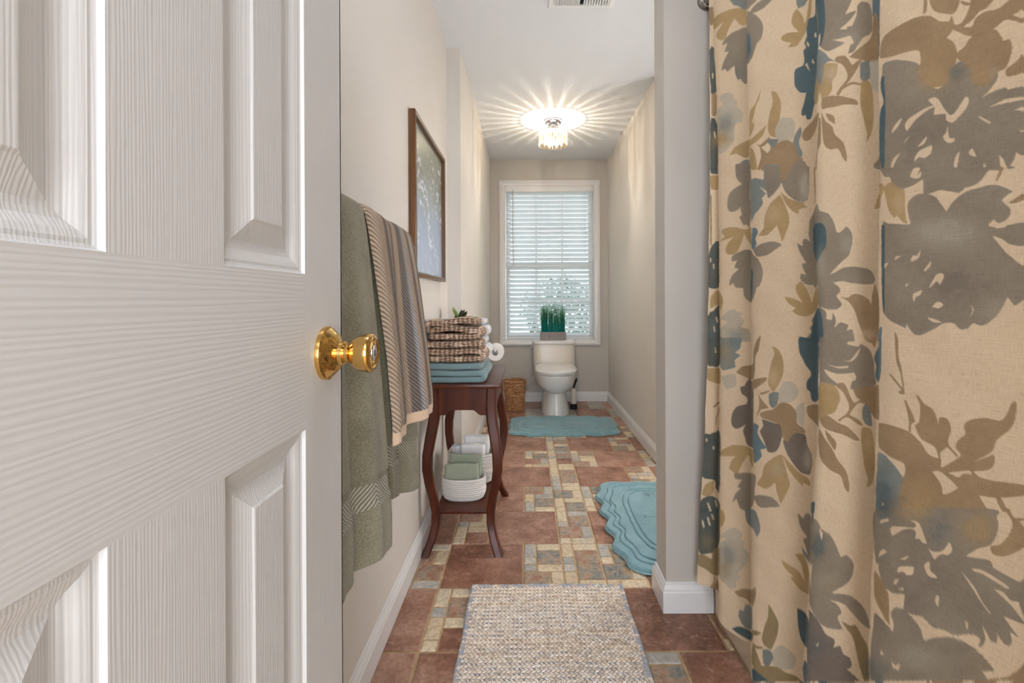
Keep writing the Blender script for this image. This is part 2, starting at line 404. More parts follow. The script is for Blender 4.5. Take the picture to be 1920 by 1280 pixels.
# ------------------------------------------------------------------ floor tiles
MOD = 0.1525; X0T = -0.018; Y0T = 1.692; G = 0.0045
def xlim(y0, y1):
    yc = (y0+y1)/2
    lo = XL if yc < YJ else XF
    hi = XT if yc < PY0 else (1.5 if yc < YR else XR)
    return lo, hi
tile_cache = {}
def tile_me(w, d, m_, kind):
    key = (round(w, 4), round(d, 4), m_, kind)
    if key in tile_cache: return tile_cache[key]
    g = G if w > 0.2 or d > 0.2 else 0.0036
    if kind == 'large': g = 0.0045
    hw, hd = w/2-g, d/2-g; e = 0.004; top = 0.0; ht = 0.0015
    rr = random.Random(hash(key[:2]) & 1023)
    def ring(ix, z, n=6):
        pts = []
        cs = [(-hw, -hd), (hw, -hd), (hw, hd), (-hw, hd)]
        for k in range(4):
            a, b2 = cs[k], cs[(k+1) % 4]
            for i in range(n):
                t = i/n; x = a[0]+(b2[0]-a[0])*t; y = a[1]+(b2[1]-a[1])*t
                # hand-cut edges: a slight wander
                wob = 0.0011*math.sin(3.1*k+i*1.7+w*90)
                x += wob; y += wob*0.7
                x -= math.copysign(min(ix, hw*.5), x) if abs(x) > hw*0.9 else 0
                y -= math.copysign(min(ix, hd*.5), y) if abs(y) > hd*0.9 else 0
                pts.append((x, y, z))
        return pts
    mb = MB().loft([ring(0, -0.006), ring(0, top-0.0022), ring(0.0016, top-0.0006), ring(e, top)], caps=False)
    n = len(ring(0, 0)); base = len(mb.v)-n
    mb.f.append(tuple(range(base, base+n)))
    if kind == 'leaf':
        s = min(hw, hd)*0.85
        for k in range(6):
            a = 2*PI*k/6+0.3; vs = []
            for j, (r, q) in enumerate([(0.08, 0.05), (0.45, 0.17), (0.75, 0.1), (1.0, 0.0), (0.75, -0.1), (0.45, -0.17), (0.08, -0.05)]):
                vs.append((s*(r*math.cos(a)-q*math.sin(a)), s*(r*math.sin(a)+q*math.cos(a)), top+0.0004))
            vs.append((s*0.5*math.cos(a), s*0.5*math.sin(a), top+0.0032))
            mb.add(vs, [(i, i+1, 7) for i in range(6)]+[(6, 0, 7)])
    o = mb.build('tmp', M[m_]); me = o.data; bpy.data.objects.remove(o)
    tile_cache[key] = me; return me
n_mosaic = [0]; far = MB()
def put_tile(x0, y0, w, d, m_, kind):
    lo, hi = xlim(y0, y0+d)
    a, b2 = max(x0, lo), min(x0+w, hi)
    y1 = min(y0+d, YB)
    if PY0-0.05 < y0+d/2 < PY1 and a > PX: return
    if b2-a < 0.012 or y1-y0 < 0.012: return
    w, d = b2-a, y1-y0
    if kind == 'mosaic' and y0 > 3.8:
        far.box((a+.003, y0+.003, -0.006), (b2-.003, y1-.003, 0)); return
    me = tile_me(w, d, m_, kind)
    o = bpy.data.objects.new('large_tile' if kind == 'large' or (kind == 'leaf' and w > 0.12) else 'mosaic_tile', me); COL.objects.link(o)
    o.location = (a+w/2, y0+d/2, random.uniform(-0.0006, 0)); o.parent = floor_o
    if kind != 'large': n_mosaic[0] += 1
U = MOD/3
BLOCKS = {  # 3x3 unit blocks: (col, row, w, h, size class)
    0: [(0, 1, 1, 2, 'b'), (1, 2, 2, 1, 'b'), (1, 0, 2, 2, 'm'), (0, 0, 1, 1, 's')],
    1: [(0, 2, 1, 1, 's'), (1, 2, 2, 1, 'b'), (0, 0, 2, 2, 'm'), (2, 0, 1, 2, 'b')],
    2: [(0, 1, 2, 2, 'm'), (2, 1, 1, 2, 'b'), (0, 0, 1, 1, 's'), (1, 0, 2, 1, 'b')],
    3: [(1, 1, 2, 2, 'm'), (0, 2, 1, 1, 's'), (0, 0, 1, 2, 'b'), (1, 0, 2, 1, 'b')],
}
rt = random.Random(11)
fixed = {(1, 0, 1): 0, (1, 0, 0): 1, (1, 1, 1): 0, (1, 1, 0): 3}
def mosaic(k, row, half):
    x = X0T+k*MOD; y = Y0T+(row-1)*2*MOD+half*MOD
    if row == -1 and k == -3 and half == 0:
        put_tile(x, y, MOD, 2*MOD, 't_rust', 'leaf'); return
    if row == -1 and k == -3: return
    t = fixed.get((row, k, half), rt.choice([0, 1, 2, 3]))
    for c, r, w, h, s in BLOCKS[t]:
        m_ = {'m': rt.choice(['t_slate', 't_slate', 't_rust']), 'b': rt.choice(['t_cream', 't_grey', 't_cream', 't_cream', 't_grey']), 's': rt.choice(['t_cream', 't_grey'])}[s]
        leaf = s == 'm' and row == 1 and k == 2 and half == 0
        put_tile(x+c*U, y+r*U, w*U, h*U, m_, 'leaf' if leaf else 'mosaic')
for row in range(-3, 12):
    y = Y0T+(row-1)*2*MOD
    if y > YB: break
    cells = []
    if row % 2 == 0:
        for j in range(-2, 4): cells += [('B', 3*j-1), ('M', 3*j+1)]
    else:
        cells = [('M', -3), ('B', -2), ('M', 0), ('M', 1), ('M', 2), ('B', 3), ('M', 5), ('M', 6), ('M', 7), ('B', 8)]
    for c, k in cells:
        if X0T+k*MOD > 1.1 or X0T+(k+2)*MOD < XL: continue
        if c == 'B':
            put_tile(X0T+k*MOD, y, 2*MOD, 2*MOD, 't_rust', 'large')
        else:
            mosaic(k, row, 0); mosaic(k, row, 1)
fo = far.build('mosaic_tile', M['t_grey'], floor_o); fo['kind'] = 'stuff'
print('mosaic tiles', n_mosaic[0])

# ------------------------------------------------------------------ open door on the left (moulded six-panel leaf)
DX = -0.277; DT = 0.035; DY0, DY1 = 0.037, 0.703
door = struct(MB().box((DX-DT+0.004, DY0+0.003, 0.022), (DX-0.012, DY1-0.003, 2.028)).build('door_1', M['door_v']))
ys = [(DY0, 0.152), (0.310, 0.4306), (0.588, DY1)]                # stile, mullion, stile
zr = [(0.02, 0.235), (0.875, 1.069), (1.63, 1.735), (1.925, 2.03)]  # rails
def slab(name, y0, y1, z0, z1, m_):
    # two skins joined into one part: front at DX, back at DX-DT
    mb = MB().box((DX-0.0115, y0, z0), (DX, y1, z1)).box((DX-DT, y0, z0), (DX-DT+0.0045, y1, z1))
    return mb.build(name, M[m_], door)
slab('stile', *ys[0], 0.02, 2.03, 'door_v'); slab('stile', *ys[2], 0.02, 2.03, 'door_v')
MB().box((DX-DT, DY1-0.003, 0.02), (DX, DY1, 2.03)).build('latch_edge', M['door_v'], door)
for z0, z1 in zr: slab('rail', ys[0][1], ys[2][0], z0, z1, 'door_h')
for i in range(3): slab('mullion', ys[1][0], ys[1][1], zr[i][1], zr[i+1][0], 'door_v')
PROF = [(0.0, 0.0), (0.0016, -0.0042), (0.0045, -0.0052), (0.0075, -0.0050), (0.0125, -0.0066), (0.0185, -0.0100), (0.0235, -0.0112), (0.0275, -0.0112), (0.0485, -0.0040), (0.0505, -0.0022), (0.0515, -0.0018)]
for i in range(3):
    for y0, y1 in ((ys[0][1], ys[1][0]), (ys[1][1], ys[2][0])):
        z0, z1 = zr[i][1], zr[i+1][0]
        rings = [[(DX+d, y0+s, z0+s), (DX+d, y1-s, z0+s), (DX+d, y1-s, z1-s), (DX+d, y0+s, z1-s)] for s, d in PROF]
        mb = MB().loft(rings, caps=False); n = len(mb.v); mb.f.append((n-4, n-3, n-2, n-1))
        mb.build('panel', M['door_v'], door)
        rings = [[(DX-DT-d, y0+s, z0+s), (DX-DT-d, y1-s, z0+s), (DX-DT-d, y1-s, z1-s), (DX-DT-d, y0+s, z1-s)] for s, d in PROF[::2]]
KY, KZ = 0.648, 0.9636
kroot = MB().lathe([(0.0366, 0.0), (0.0368, 0.003), (0.0362, 0.0055), (0.034, 0.0068), (0.0325, 0.008), (0.030, 0.0115), (0.0245, 0.0165), (0.0185, 0.0195), (0.0165, 0.0212), (0.0162, 0.0265), (0.015, 0.0275)], (DX, KY, KZ), 'X', 48).build('door_knob', M['brass'], door, auto=True)
kroot['label'] = 'polished brass door knob with silver lock button'
MB().lathe([(0.0125, 0.0272), (0.0128, 0.0335), (0.0150, 0.0360), (0.0200, 0.0400), (0.0236, 0.0455), (0.0254, 0.0510), (0.0262, 0.0560), (0.0268, 0.0575), (0.0270, 0.0610), (0.0262, 0.0640), (0.0240, 0.0662), (0.0205, 0.0670), (0.0190, 0.0660), (0.0182, 0.0640)], (DX, KY, KZ), 'X', 48).build('knob', M['brass'], kroot, auto=True)
MB().lathe([(0.0185, 0.0636), (0.0175, 0.0655), (0.0125, 0.0662), (0.0115, 0.0650)], (DX, KY, KZ), 'X', 40).build('face_ring', M['brass'], kroot, auto=True)
MB().lathe([(0.0115, 0.0645), (0.0110, 0.0668), (0.0095, 0.0674)], (DX, KY, KZ), 'X', 32).build('lock_button', M['chrome'], kroot, auto=True)
MB().box((DX+0.0672, KY-0.0012, KZ-0.0045), (DX+0.0678, KY+0.0012, KZ+0.0045)).build('button_slot', M['dark'], kroot)
MB().lathe([(0.0042, 0.0), (0.0042, 0.0012)], (DX+0.0125, KY-0.0262, KZ-0.004), 'X', 16).build('screw_hole', M['dark'], kroot)
MB().box((DX-DT+.006, DY1, KZ-0.028), (DX-.006, DY1+0.0012, KZ+0.028)).box((DX-.024, DY1, KZ-0.007), (DX-.012, DY1+0.011, KZ+0.007), .002).build('latch_plate', M['brass'], door)
for z in (0.25, 1.05, 1.83):
    MB().lathe([(0.006, z-.045), (0.006, z+.045)], (DX+0.006, 0.03, 0), 'Z', 12).box((DX-.03, 0.0345, z-.045), (DX, 0.0372, z+.045)).build('hinge', M['brass'], door)
MB().box((-0.37, 0.0, 0), (-0.30, 0.016, 2.1)).box((0.40, 0.0, 0), (0.46, 0.016, 2.1)).box((-0.37, 0.0, 2.05), (0.46, 0.016, 2.12)).build('trim_1', M['white_trim'])
struct(bpy.data.objects['trim_1'])
# ------------------------------------------------------------------ bathtub (apron shows under the curtain)
tub = empty('bathtub', (0.99, 0.8, 0)); tag(tub, 'beige alcove bathtub whose apron shows below the floral shower curtain', 'bathtub')
def tubv(x, y, z): return (x-0.99, y-0.8, z)
TB = MB()
def rr_ring(x0, x1, y0, y1, r, z, n=5):
    pts = []
    for cx, cy, a0 in ((x1-r, y1-r, 0), (x0+r, y1-r, 90), (x0+r, y0+r, 180), (x1-r, y0+r, 270)):
        for i in range(n+1):
            a = math.radians(a0+90*i/n); pts.append(tubv(cx+r*math.cos(a), cy+r*math.sin(a), z))
    return pts
x0, x1, y0, y1 = XT+0.002, XW-0.002, 0.02, PY0-0.002
TB.loft([rr_ring(x0, x1, y0, y1, .004, 0.001), rr_ring(x0, x1, y0, y1, .004, 0.37), rr_ring(x0+.01, x1-.01, y0+.01, y1-.01, .01, 0.385), rr_ring(x0+.06, x1-.05, y0+.07, y1-.07, .08, 0.385), rr_ring(x0+.085, x1-.08, y0+.1, y1-.1, .1, 0.34), rr_ring(x0+.14, x1-.13, y0+.2, y1-.16, .12, 0.08), rr_ring(x0+.2, x1-.2, y0+.3, y1-.24, .1, 0.06)])
TB.build('basin', M['tub'], tub, auto=True)
MB().lathe([(0.03, 0), (0.03, 0.003), (0.02, 0.006)], tubv(0.99, 1.25, 0.061)).build('drain', M['chrome'], tub)

# ------------------------------------------------------------------ curtain rod
rod = empty('curtain_rod', (0.6, 0, 2.02)); tag(rod, 'brushed nickel shower curtain rod fixed to the grey partition wall', 'rod')
MB().lathe([(0.0125, 0.003), (0.0125, PY0-0.003)], (0, 0, 0), 'Y', 20).build('pole', M['nickel'], rod, smooth=True)
for yy, s in ((PY0, -1), (0.0, 1)):
    MB().lathe([(0.031, yy), (0.031, yy+s*0.004), (0.027, yy+s*0.010), (0.018, yy+s*0.016), (0.0165, yy+s*0.032), (0.014, yy+s*0.034)], (0, 0, 0), 'Y', 28).build('flange', M['nickel'], rod, auto=True)

# ------------------------------------------------------------------ printed shower curtain
# The print is drawn from outlines measured on the photograph (pixels), carried onto the cloth with its folds and
# stored on the cloth as a colour attribute.  Tiles: T* origin (1300, n*320), B* origin (1640, n*320), four units a pixel.
PC = dict(g=(142, 132, 117), b=(128, 135, 132), t=(80, 101, 108), s=(100, 122, 132), o=(176, 150, 108), n=(158, 134, 104),
          k=(116, 107, 99), d=(84, 92, 90), w=(182, 176, 160), c=(219, 198, 169), l=(150, 132, 98))
SHAPES = '''
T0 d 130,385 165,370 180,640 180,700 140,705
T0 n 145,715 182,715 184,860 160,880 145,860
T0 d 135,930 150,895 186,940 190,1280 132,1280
T0 n 95,80 160,60 162,180 140,200 130,170 100,110
T0 o 165,150 230,100 330,70 400,80 412,110 410,190 380,200 350,185 320,150 270,240 250,300 215,310 185,290 190,250 240,170 165,235
T0 b 280,0 415,0 415,80 380,75 350,55 320,50 300,30
T0 g 412,215 330,240 260,285 228,335 235,350 265,330 240,400 275,395 240,460 218,540 250,525 262,545 320,500 325,560 345,610 365,600 380,625 413,635
T0 g 415,0 500,0 440,60 418,90
T0 g 440,100 480,40 540,0 610,0 540,70 470,105
T0 g 414,95 460,110 520,160 535,220 520,300 490,330 460,420 415,490
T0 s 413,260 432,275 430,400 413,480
T0 w 200,740 245,705 300,710 310,740 340,770 330,800 375,850 370,920 330,930 310,1000 318,1050 300,1080 240,1150 195,1160 190,1000 187,840 230,790
T0 o 515,680 500,760 480,800 465,860 450,920 430,1000 428,880 440,830 470,790 490,740
T0 o 430,1040 426,990 450,930 466,940 452,990
T0 o 552,950 530,1020 470,1080 430,1110 425,1185 380,1190 330,1160 280,1175 310,1120 370,1080 440,1050 490,1010
T0 o 595,700 630,700 660,760 665,820 650,920 622,980 628,1040 590,1030 565,980 575,880 600,790 600,740
T0 n 470,1070 500,1098 550,1060 575,1035 580,1060 540,1103 500,1112
T0 o 432,1115 455,1130 478,1200 482,1280 430,1280
T0 n 500,1100 530,1130 570,1165 530,1200 510,1280 485,1280 515,1180
T0 w 660,900 700,890 760,910 770,1000 740,1060 650,1070 620,1000
T0 b 580,1050 650,1060 620,1110 575,1160 590,1110 565,1080
T0 b 760,1050 810,960 820,1000 800,1080 828,1160 815,1190 760,1160
T0 n 520,1210 620,1100 700,1062 760,1090 790,1180 835,1195 790,1240 745,1290 700,1340 680,1400 655,1360 640,1300 520,1290
T0 b 350,1240 390,1210 425,1210 425,1300 330,1290
T0 g 750,1240 830,1215 870,1290 760,1300
T0 o 790,80 830,130 845,190 865,120 875,40 885,0 900,0 895,100 870,200 850,260 820,310 780,360 720,360 745,330 685,320 670,290 720,255 800,250 750,190 760,110
T0 b 785,30 790,0 870,0 850,50 800,75
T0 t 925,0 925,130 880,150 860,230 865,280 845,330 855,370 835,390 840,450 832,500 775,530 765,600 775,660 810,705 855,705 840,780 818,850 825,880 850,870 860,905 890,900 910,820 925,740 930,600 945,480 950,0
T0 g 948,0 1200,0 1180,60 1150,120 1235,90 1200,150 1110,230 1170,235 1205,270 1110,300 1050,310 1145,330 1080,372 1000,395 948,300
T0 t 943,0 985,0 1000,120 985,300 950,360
T0 g 1240,60 1270,25 1320,30 1345,80 1350,250 1280,300 1210,400 1170,410 1190,350 1215,340 1190,280 1160,270 1165,210 1200,205 1240,110
T0 s 1355,0 1410,0 1408,200 1405,430 1392,440 1400,200 1380,110 1355,140
T0 n 1365,110 1385,120 1400,200 1395,470 1330,475 1270,462 1180,440 1260,370 1340,300 1355,200
T0 b 945,380 1000,410 1030,450 1080,470 1000,490 975,640 960,650 930,600
T0 o 1000,490 1090,490 1085,570 1050,620 1050,680 1020,730 985,740 970,800 955,700 940,780 920,800 915,720 930,600 960,650 985,560
T0 n 1080,440 1130,430 1160,440 1200,500 1240,470 1275,462 1200,590 1150,650 1100,730 1080,720 1110,670 1165,590 1130,500 1075,475
T0 b 1270,480 1330,470 1335,600 1290,622 1262,600 1260,520
T0 w 1340,470 1400,470 1400,700 1360,690 1335,620
T0 n 1140,655 1200,625 1270,640 1265,655 1200,645 1130,682
T0 o 1270,625 1330,625 1355,720 1360,900 1340,1020 1300,1085 1310,1020 1290,920 1260,780
T0 n 980,745 1080,730 1150,740 1235,765 1238,800 1150,795 1080,810 1000,825 970,830
T0 n 1000,860 1060,880 1070,940 1020,910
T0 n 945,850 900,920 840,980 820,1030 840,1065 880,1060 920,1000 948,900
T0 n 970,850 1000,920 1050,960 1070,1020 1130,1080 1160,1180 1155,1225 1130,1200 1090,1125 1040,1135 990,1100 975,1000
T0 n 948,900 962,900 962,1090 940,1140 930,1280 920,1280 935,1100
T0 c 918,270 930,250 935,290 922,290
T0 c 862,320 880,340 875,365 862,345
T0 c 905,450 920,490 900,480
T0 c 835,520 860,480 868,500 885,545 870,530 850,500
T0 c 950,290 962,260 960,320 948,360
T0 c 960,710 972,760 955,830 948,800
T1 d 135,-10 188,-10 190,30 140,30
T1 o 133,45 192,45 192,150 150,150 133,130
T1 l 130,200 142,200 142,560 130,540
T1 g 320,-40 425,-40 440,80 430,160 435,310 425,440 400,410 380,415 350,355 370,340 355,290 370,260 340,300 290,315 262,290 265,210 300,150 370,110 330,60
T1 b 440,80 480,65 530,75 540,-30 650,-30 660,100 620,170 570,215 560,170 500,130 550,180 520,215 530,250 500,300 470,330 440,400 432,250
T1 c 445,70 500,10 540,60 480,60
T1 g 540,-20 652,-20 660,100 615,170 568,215 545,100
T1 n 650,-10 745,-10 700,60 680,80 660,50
T1 g 745,-10 875,-20 875,100 860,230 790,240 740,215 690,160 670,90 695,70
T1 o 660,170 720,215 790,240 835,240 835,265 862,285 800,300 795,335 750,315 700,260
T1 o 655,190 700,280 725,370 715,430 670,545 635,430 620,430 560,490 490,495 530,440 540,350 580,260
T1 n 910,-10 920,-10 922,250 915,250
T1 o 195,540 240,500 215,470 240,440 320,432 400,450 440,430 440,570 400,510 385,480 360,560 320,630 260,635 245,600 270,540 310,505
T1 s 445,440 480,440 488,480 470,520 480,560 450,600 440,580
T1 g 455,595 530,550 600,540 668,565 620,600 560,640 480,650 460,620
T1 g 440,610 400,600 330,625 290,655 295,690 330,680 310,740 345,745 290,800 270,875 300,850 320,885 375,885 380,940 400,970 435,1000 460,940 480,880 495,880 520,820 520,740 490,670 455,640
T1 t 435,750 450,770 447,900 435,990
T1 w 205,1120 260,1060 310,1045 330,1065 370,1075 350,1100 385,1130 360,1180 420,1200 425,1290 205,1290 200,1200 260,1140
T1 n 488,1280 495,1250 506,1250 500,1290
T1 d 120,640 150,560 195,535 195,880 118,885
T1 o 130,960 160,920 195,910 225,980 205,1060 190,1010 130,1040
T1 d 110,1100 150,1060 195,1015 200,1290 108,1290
T1 g 935,260 905,330 875,400 870,500 880,545 850,520 825,535 820,575 780,550 800,620 850,700 820,710 830,750 850,790 810,780 805,820 850,860 900,865 935,850
T1 g 935,260 950,310 990,320 1020,335 1060,400 1080,470 1110,470 1150,430 1190,470 1195,560 1170,640 1110,700 1050,760 1030,790 1070,770 1150,735 1310,745 1360,800 1360,850 1310,865 1200,855 1120,840 1050,850 1090,880 1105,920 1075,950 1115,1010 1080,1050 1000,1050 960,1030 935,980
T1 t 905,440 935,400 990,430 1000,560 960,640 930,700 905,600
T1 o 770,870 810,840 840,880 870,940 890,1000 910,930 930,880 940,970 930,1040 900,1080 850,1105 790,1095 740,1060 770,1040 720,1010 685,955 760,970 820,1000 780,930
T1 n 1100,960 1165,965 1190,940 1250,940 1320,980 1335,1020 1345,930 1365,860 1390,960 1395,1150 1370,1290 1300,1290 1250,1180 1210,1060 1160,990
T1 g 935,1040 905,1100 885,1130 895,1160 870,1190 890,1220 860,1250 870,1290 1210,1290 1190,1200 1150,1210 1165,1170 1120,1150 1095,1150 1060,1190 1070,1130 1045,1075 1040,1130 1000,1120 1000,1080 960,1040
T1 t 905,1110 935,1040 965,1100 975,1290 880,1290 890,1200
T1 t 795,1255 850,1262 862,1290 790,1290
T1 s 1393,1200 1415,1180 1410,1290 1385,1290
T2 s 1385,-20 1395,0 1410,0 1410,200 1392,320 1365,280 1370,200 1355,130 1390,50
T2 b 220,-20 360,-20 350,60 310,90 355,115 310,150 320,200 270,215 205,205 203,-20
T2 w 210,270 310,250 320,340 240,360
T2 n 480,-10 500,-10 490,70 465,130 460,240 445,300 380,270 320,240 370,195 445,180 450,90
T2 k 445,320 400,308 385,340 350,350 360,400 400,430 400,475 320,500 280,580 290,640 330,665 390,630 370,680 385,730 400,780 430,800 450,800
T2 n 440,360 445,300 545,278 550,300 500,340 450,370
T2 n 478,365 500,430 565,510 510,520 470,580 492,470
T2 n 500,395 560,378 575,385 510,410
T2 o 590,50 640,70 675,160 670,260 640,330 600,390 560,330 570,240 590,150 610,100
T2 w 660,330 710,308 760,330 790,400 740,460 650,470 640,400
T2 b 570,400 640,390 630,480 600,510 570,480
T2 w 760,520 830,460 833,560 820,650 770,600
T2 k 510,590 600,620 660,640 660,740 620,830 560,840 545,810 520,740 500,680 525,640
T2 k 670,750 720,700 830,705 850,780 885,860 890,930 870,1010 800,990 740,920 690,830
T2 n 505,540 600,515 650,470 720,480 770,540 775,620 830,670 835,700 760,700 700,765 665,730 650,640 600,615 510,580
T2 o 660,860 700,1000 720,1080 700,1140 650,1225 620,1130 610,1070 540,1115 470,1075 510,1020 530,940 600,880
T2 o 665,860 740,940 800,1000 860,1040 875,1095 815,1070 820,1100 760,1040 700,950
T2 s 450,620 490,640 480,700 545,810 500,820 510,870 460,920 445,880 447,700
T2 o 200,830 270,790 330,785 440,820 445,960 430,930 410,860 380,900 350,950 325,1020 290,980 265,960 290,890 320,870 240,870 200,860
T2 g 445,1000 380,990 305,1000 310,1040 360,1045 325,1100 355,1110 310,1150 285,1220 320,1190 340,1250 380,1275 440,1240 460,1100 465,1020
T2 g 448,1165 520,1160 600,1190 645,1245 580,1255 490,1250 450,1190
T2 d 105,-10 198,-10 198,185 140,192 105,175
T2 o 98,210 200,210 200,325 150,315 98,285
T2 n 145,495 190,455 195,470 155,505
T2 n 190,510 200,505 178,580 165,650 165,590
T2 d 75,700 120,700 165,685 198,690 198,930 190,1150 160,1100 155,1050 65,1020 72,860
T2 o 60,1140 85,1080 120,1060 150,1050 150,1130 110,1170 65,1160
T2 d 48,1200 120,1165 160,1180 190,1210 192,1290 45,1290
T2 t 790,-10 940,-10 937,300 935,450 890,455 875,390 850,370 850,310 885,250 830,170 795,80
T2 g 950,-20 1180,-10 1150,30 1240,50 1250,30 1310,60 1350,140 1360,260 1355,350 1180,370 1190,310 1215,300 1205,250 1080,255 980,220 1020,280 1080,330 1090,350 960,320 945,300
T2 c 1105,145 1170,155 1230,90 1255,62 1215,140 1170,165
T2 c 1000,180 1080,200 1165,195 1150,210 1080,212
T2 o 942,330 1030,330 1080,370 1100,440 1080,500 1060,540 1000,565 942,600
T2 n 937,485 870,490 848,510 860,570 900,610 940,655
T2 n 945,600 1000,565 1080,620 1150,650 1215,710 1245,755 1210,755 1130,715 1050,690 980,660
T2 n 985,670 1040,730 1070,770 1060,830 1000,740
T2 n 940,660 985,740 1040,820 1080,900 1140,980 1165,1080 1160,1145 1130,1110 1100,1020 1030,980 960,910 940,840 935,740
T2 n 1075,330 1120,320 1150,360 1190,450 1220,470 1300,400 1390,360 1390,560 1340,540 1280,480 1230,480 1170,560 1240,600 1270,640 1240,640 1150,580 1100,610 1080,600 1150,550 1165,490 1120,390 1080,360
T2 n 1200,370 1360,345 1390,340 1392,600 1350,580 1290,460 1230,440
T2 b 1265,520 1290,480 1330,540 1340,650 1300,640 1270,600
T2 o 1265,660 1330,670 1350,760 1360,900 1350,1040 1320,1100 1290,1095 1305,1050 1280,950 1255,740
T2 n 1325,-10 1380,-10 1360,60 1340,30
T2 t 880,1220 908,1215 905,1290 880,1290
T3 o 192,-5 220,-5 235,60 215,110 200,120 192,60
T3 w 200,180 250,140 310,125 340,150 370,185 345,205 385,240 370,270 410,320 405,390 360,430 345,450 320,470 350,490 310,540 315,570 270,580 230,540 190,500 187,260 250,205 195,200
T3 b 385,-10 450,-10 490,80 495,150 470,195 445,140 395,80
T3 n 300,605 370,580 430,590 460,570 460,640 435,720 390,660 330,640
T3 b 432,720 380,705 370,750 340,735 330,790 375,870 430,890
T3 t 280,880 340,865 430,910 428,975 340,930
T3 l 430,890 500,910 480,930 430,935
T3 n 430,980 460,1010 512,1018 510,1035 455,1030
T3 l 555,700 600,770 630,850 615,950 575,1040 525,1010 505,960 525,860 550,800
T3 w 590,1050 650,1010 720,1050 760,1110 740,1180 650,1190 590,1150
T3 l 440,1160 520,1160 620,1170 680,1210 760,1240 800,1290 480,1290
T3 b 510,1040 560,1040 590,1090 560,1160 520,1150
T3 t 430,1180 500,1230 560,1290 440,1290
T3 l 430,1150 436,1000 465,1060 500,1160
T3 o 655,370 720,410 780,450 830,530 800,400 755,330 800,318 830,350 865,480 865,625 800,600 750,540 720,500 740,490 680,430
T3 b 810,265 850,330 880,420 850,370 815,320
T3 g 780,15 820,60 830,30 885,50 885,400 850,330 820,210 850,200 800,120
T3 t 878,-10 897,-10 895,90 885,110
T3 g 890,60 930,80 960,140 1010,170 1050,230 1100,350 1140,330 1190,390 1190,470 1150,540 1030,620 1130,625 1200,660 1270,730 1325,890 1270,860 1200,790 1120,700 1010,670 1080,710 1105,770 1070,800 1110,890 1020,885 940,840 870,720 865,600 885,400
T3 c 940,130 965,170 955,220 945,180
T3 t 770,735 800,740 850,800 855,920 845,1030 800,960 775,850
T3 t 825,1120 845,1150 870,1290 820,1290 810,1170
T3 k 860,740 930,830 990,930 1050,970 1040,1030 1090,1010 1120,1080 1160,1100 1180,1170 1140,1190 1200,1240 1240,1290 870,1290 845,1180 845,1040 855,900
T3 c 900,990 915,1005 935,985 920,1020
T3 l 1100,825 1165,860 1210,860 1260,950 1305,1050 1310,1290 1280,1290 1240,1180 1190,960 1150,900
T3 d 45,-10 190,-10 188,240 150,300 100,318 35,300
T3 c 60,90 66,60 78,110 70,130
T3 c 100,60 106,40 122,100 114,110
T3 c 130,30 138,20 150,60 142,64
T2 c 90,740 100,730 104,752 94,760
T2 c 140,800 150,790 156,812 146,820
T2 c 100,1225 108,1215 128,1270 120,1285
T2 c 160,1200 168,1195 176,1240 168,1250
T1 c 150,710 158,705 160,740 152,748
T1 c 128,668 136,660 138,690 130,696
T1 c 170,1110 178,1105 186,1140 178,1148
T1 c 150,1180 158,1172 166,1210 158,1216
T2 c 160,60 166,50 172,90 164,96
T0 c 150,560 158,552 160,590 152,596
T0 c 160,1000 168,992 176,1040 168,1046
T3 l 22,325 80,330 130,360 145,290 188,270 186,480 140,475 80,430 25,400
T3 n 110,580 140,540 150,480 160,500 150,560 178,500 182,600 150,620
T3 o 1350,450 1380,480 1420,560 1440,640 1440,830 1400,760 1350,640
B0 n 380,-10 405,-10 400,100 375,120
B0 n 440,-10 650,-10 640,60 600,120 520,115 460,100 430,50
B0 n 660,20 730,40 710,60 660,42
B0 g 65,570 70,500 130,470 220,465 330,490 345,530 370,600 480,680 560,620 580,540 650,480 700,500 740,600 800,660 870,600 930,540 930,600 880,680 815,750 900,700 1000,670 1010,690 1120,665 1120,740 1000,760 870,820 1000,790 1120,765 1120,815 1030,845 1120,855 1120,985 1080,1000 1120,1015 1120,1190 1070,1160 1050,1220 1020,1260 1000,1290 70,1290 45,1170 48,870 75,780 55,700 55,600
B0 n 50,450 60,330 110,260 220,190 340,140 430,135 500,175 590,180 600,235 550,300 600,330 630,410 620,480 560,620 480,670 380,640 330,540 350,490 350,420 330,390 230,410 130,440
B0 n 590,130 610,200 660,190 720,80 750,-10 920,-10 850,80 800,100 740,170 680,215 740,215 770,150 850,100 940,80 1060,-10 1130,-10 1130,75 1050,130 1130,165 1130,200 1000,165 900,235 740,290 600,240 550,235
B0 n 740,290 900,235 960,290 975,325 1020,310 1045,370 1020,470 990,530 930,560 870,640 800,660 740,620 690,490 640,470 630,410 680,370
B0 n 1000,530 1080,470 1130,390 1130,545 1020,590 990,570
B0 g 560,620 580,540 650,475 700,500 745,610 700,740 640,830 580,880 530,840 480,720 500,670
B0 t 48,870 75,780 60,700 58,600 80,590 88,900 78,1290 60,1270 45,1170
B0 c 410,765 450,745 490,765 550,860 600,872 690,740 715,760 700,820 640,890 590,935 540,915 545,870 500,870 450,875 460,820 420,830 330,900 250,995 235,965 260,910 380,830 450,805
B0 c 555,965 570,1050 605,1050 600,1080 550,1085 520,1040 545,1010
B0 c 310,1190 350,1140 435,1105 430,1160 380,1200 340,1190 305,1225
B0 c 125,1270 150,1200 200,1160 170,1210 140,1280
B0 c 135,1000 160,950 215,895 190,950 140,1010
B0 c 325,1115 360,1080 400,1035 380,1090
B0 c 600,1270 610,1200 640,1150 640,1180 620,1285
B0 c 715,1150 740,1130 770,1190 720,1180
B0 c 940,1180 970,1210 1005,1290 960,1290
B0 c 790,885 880,935 870,945 800,905
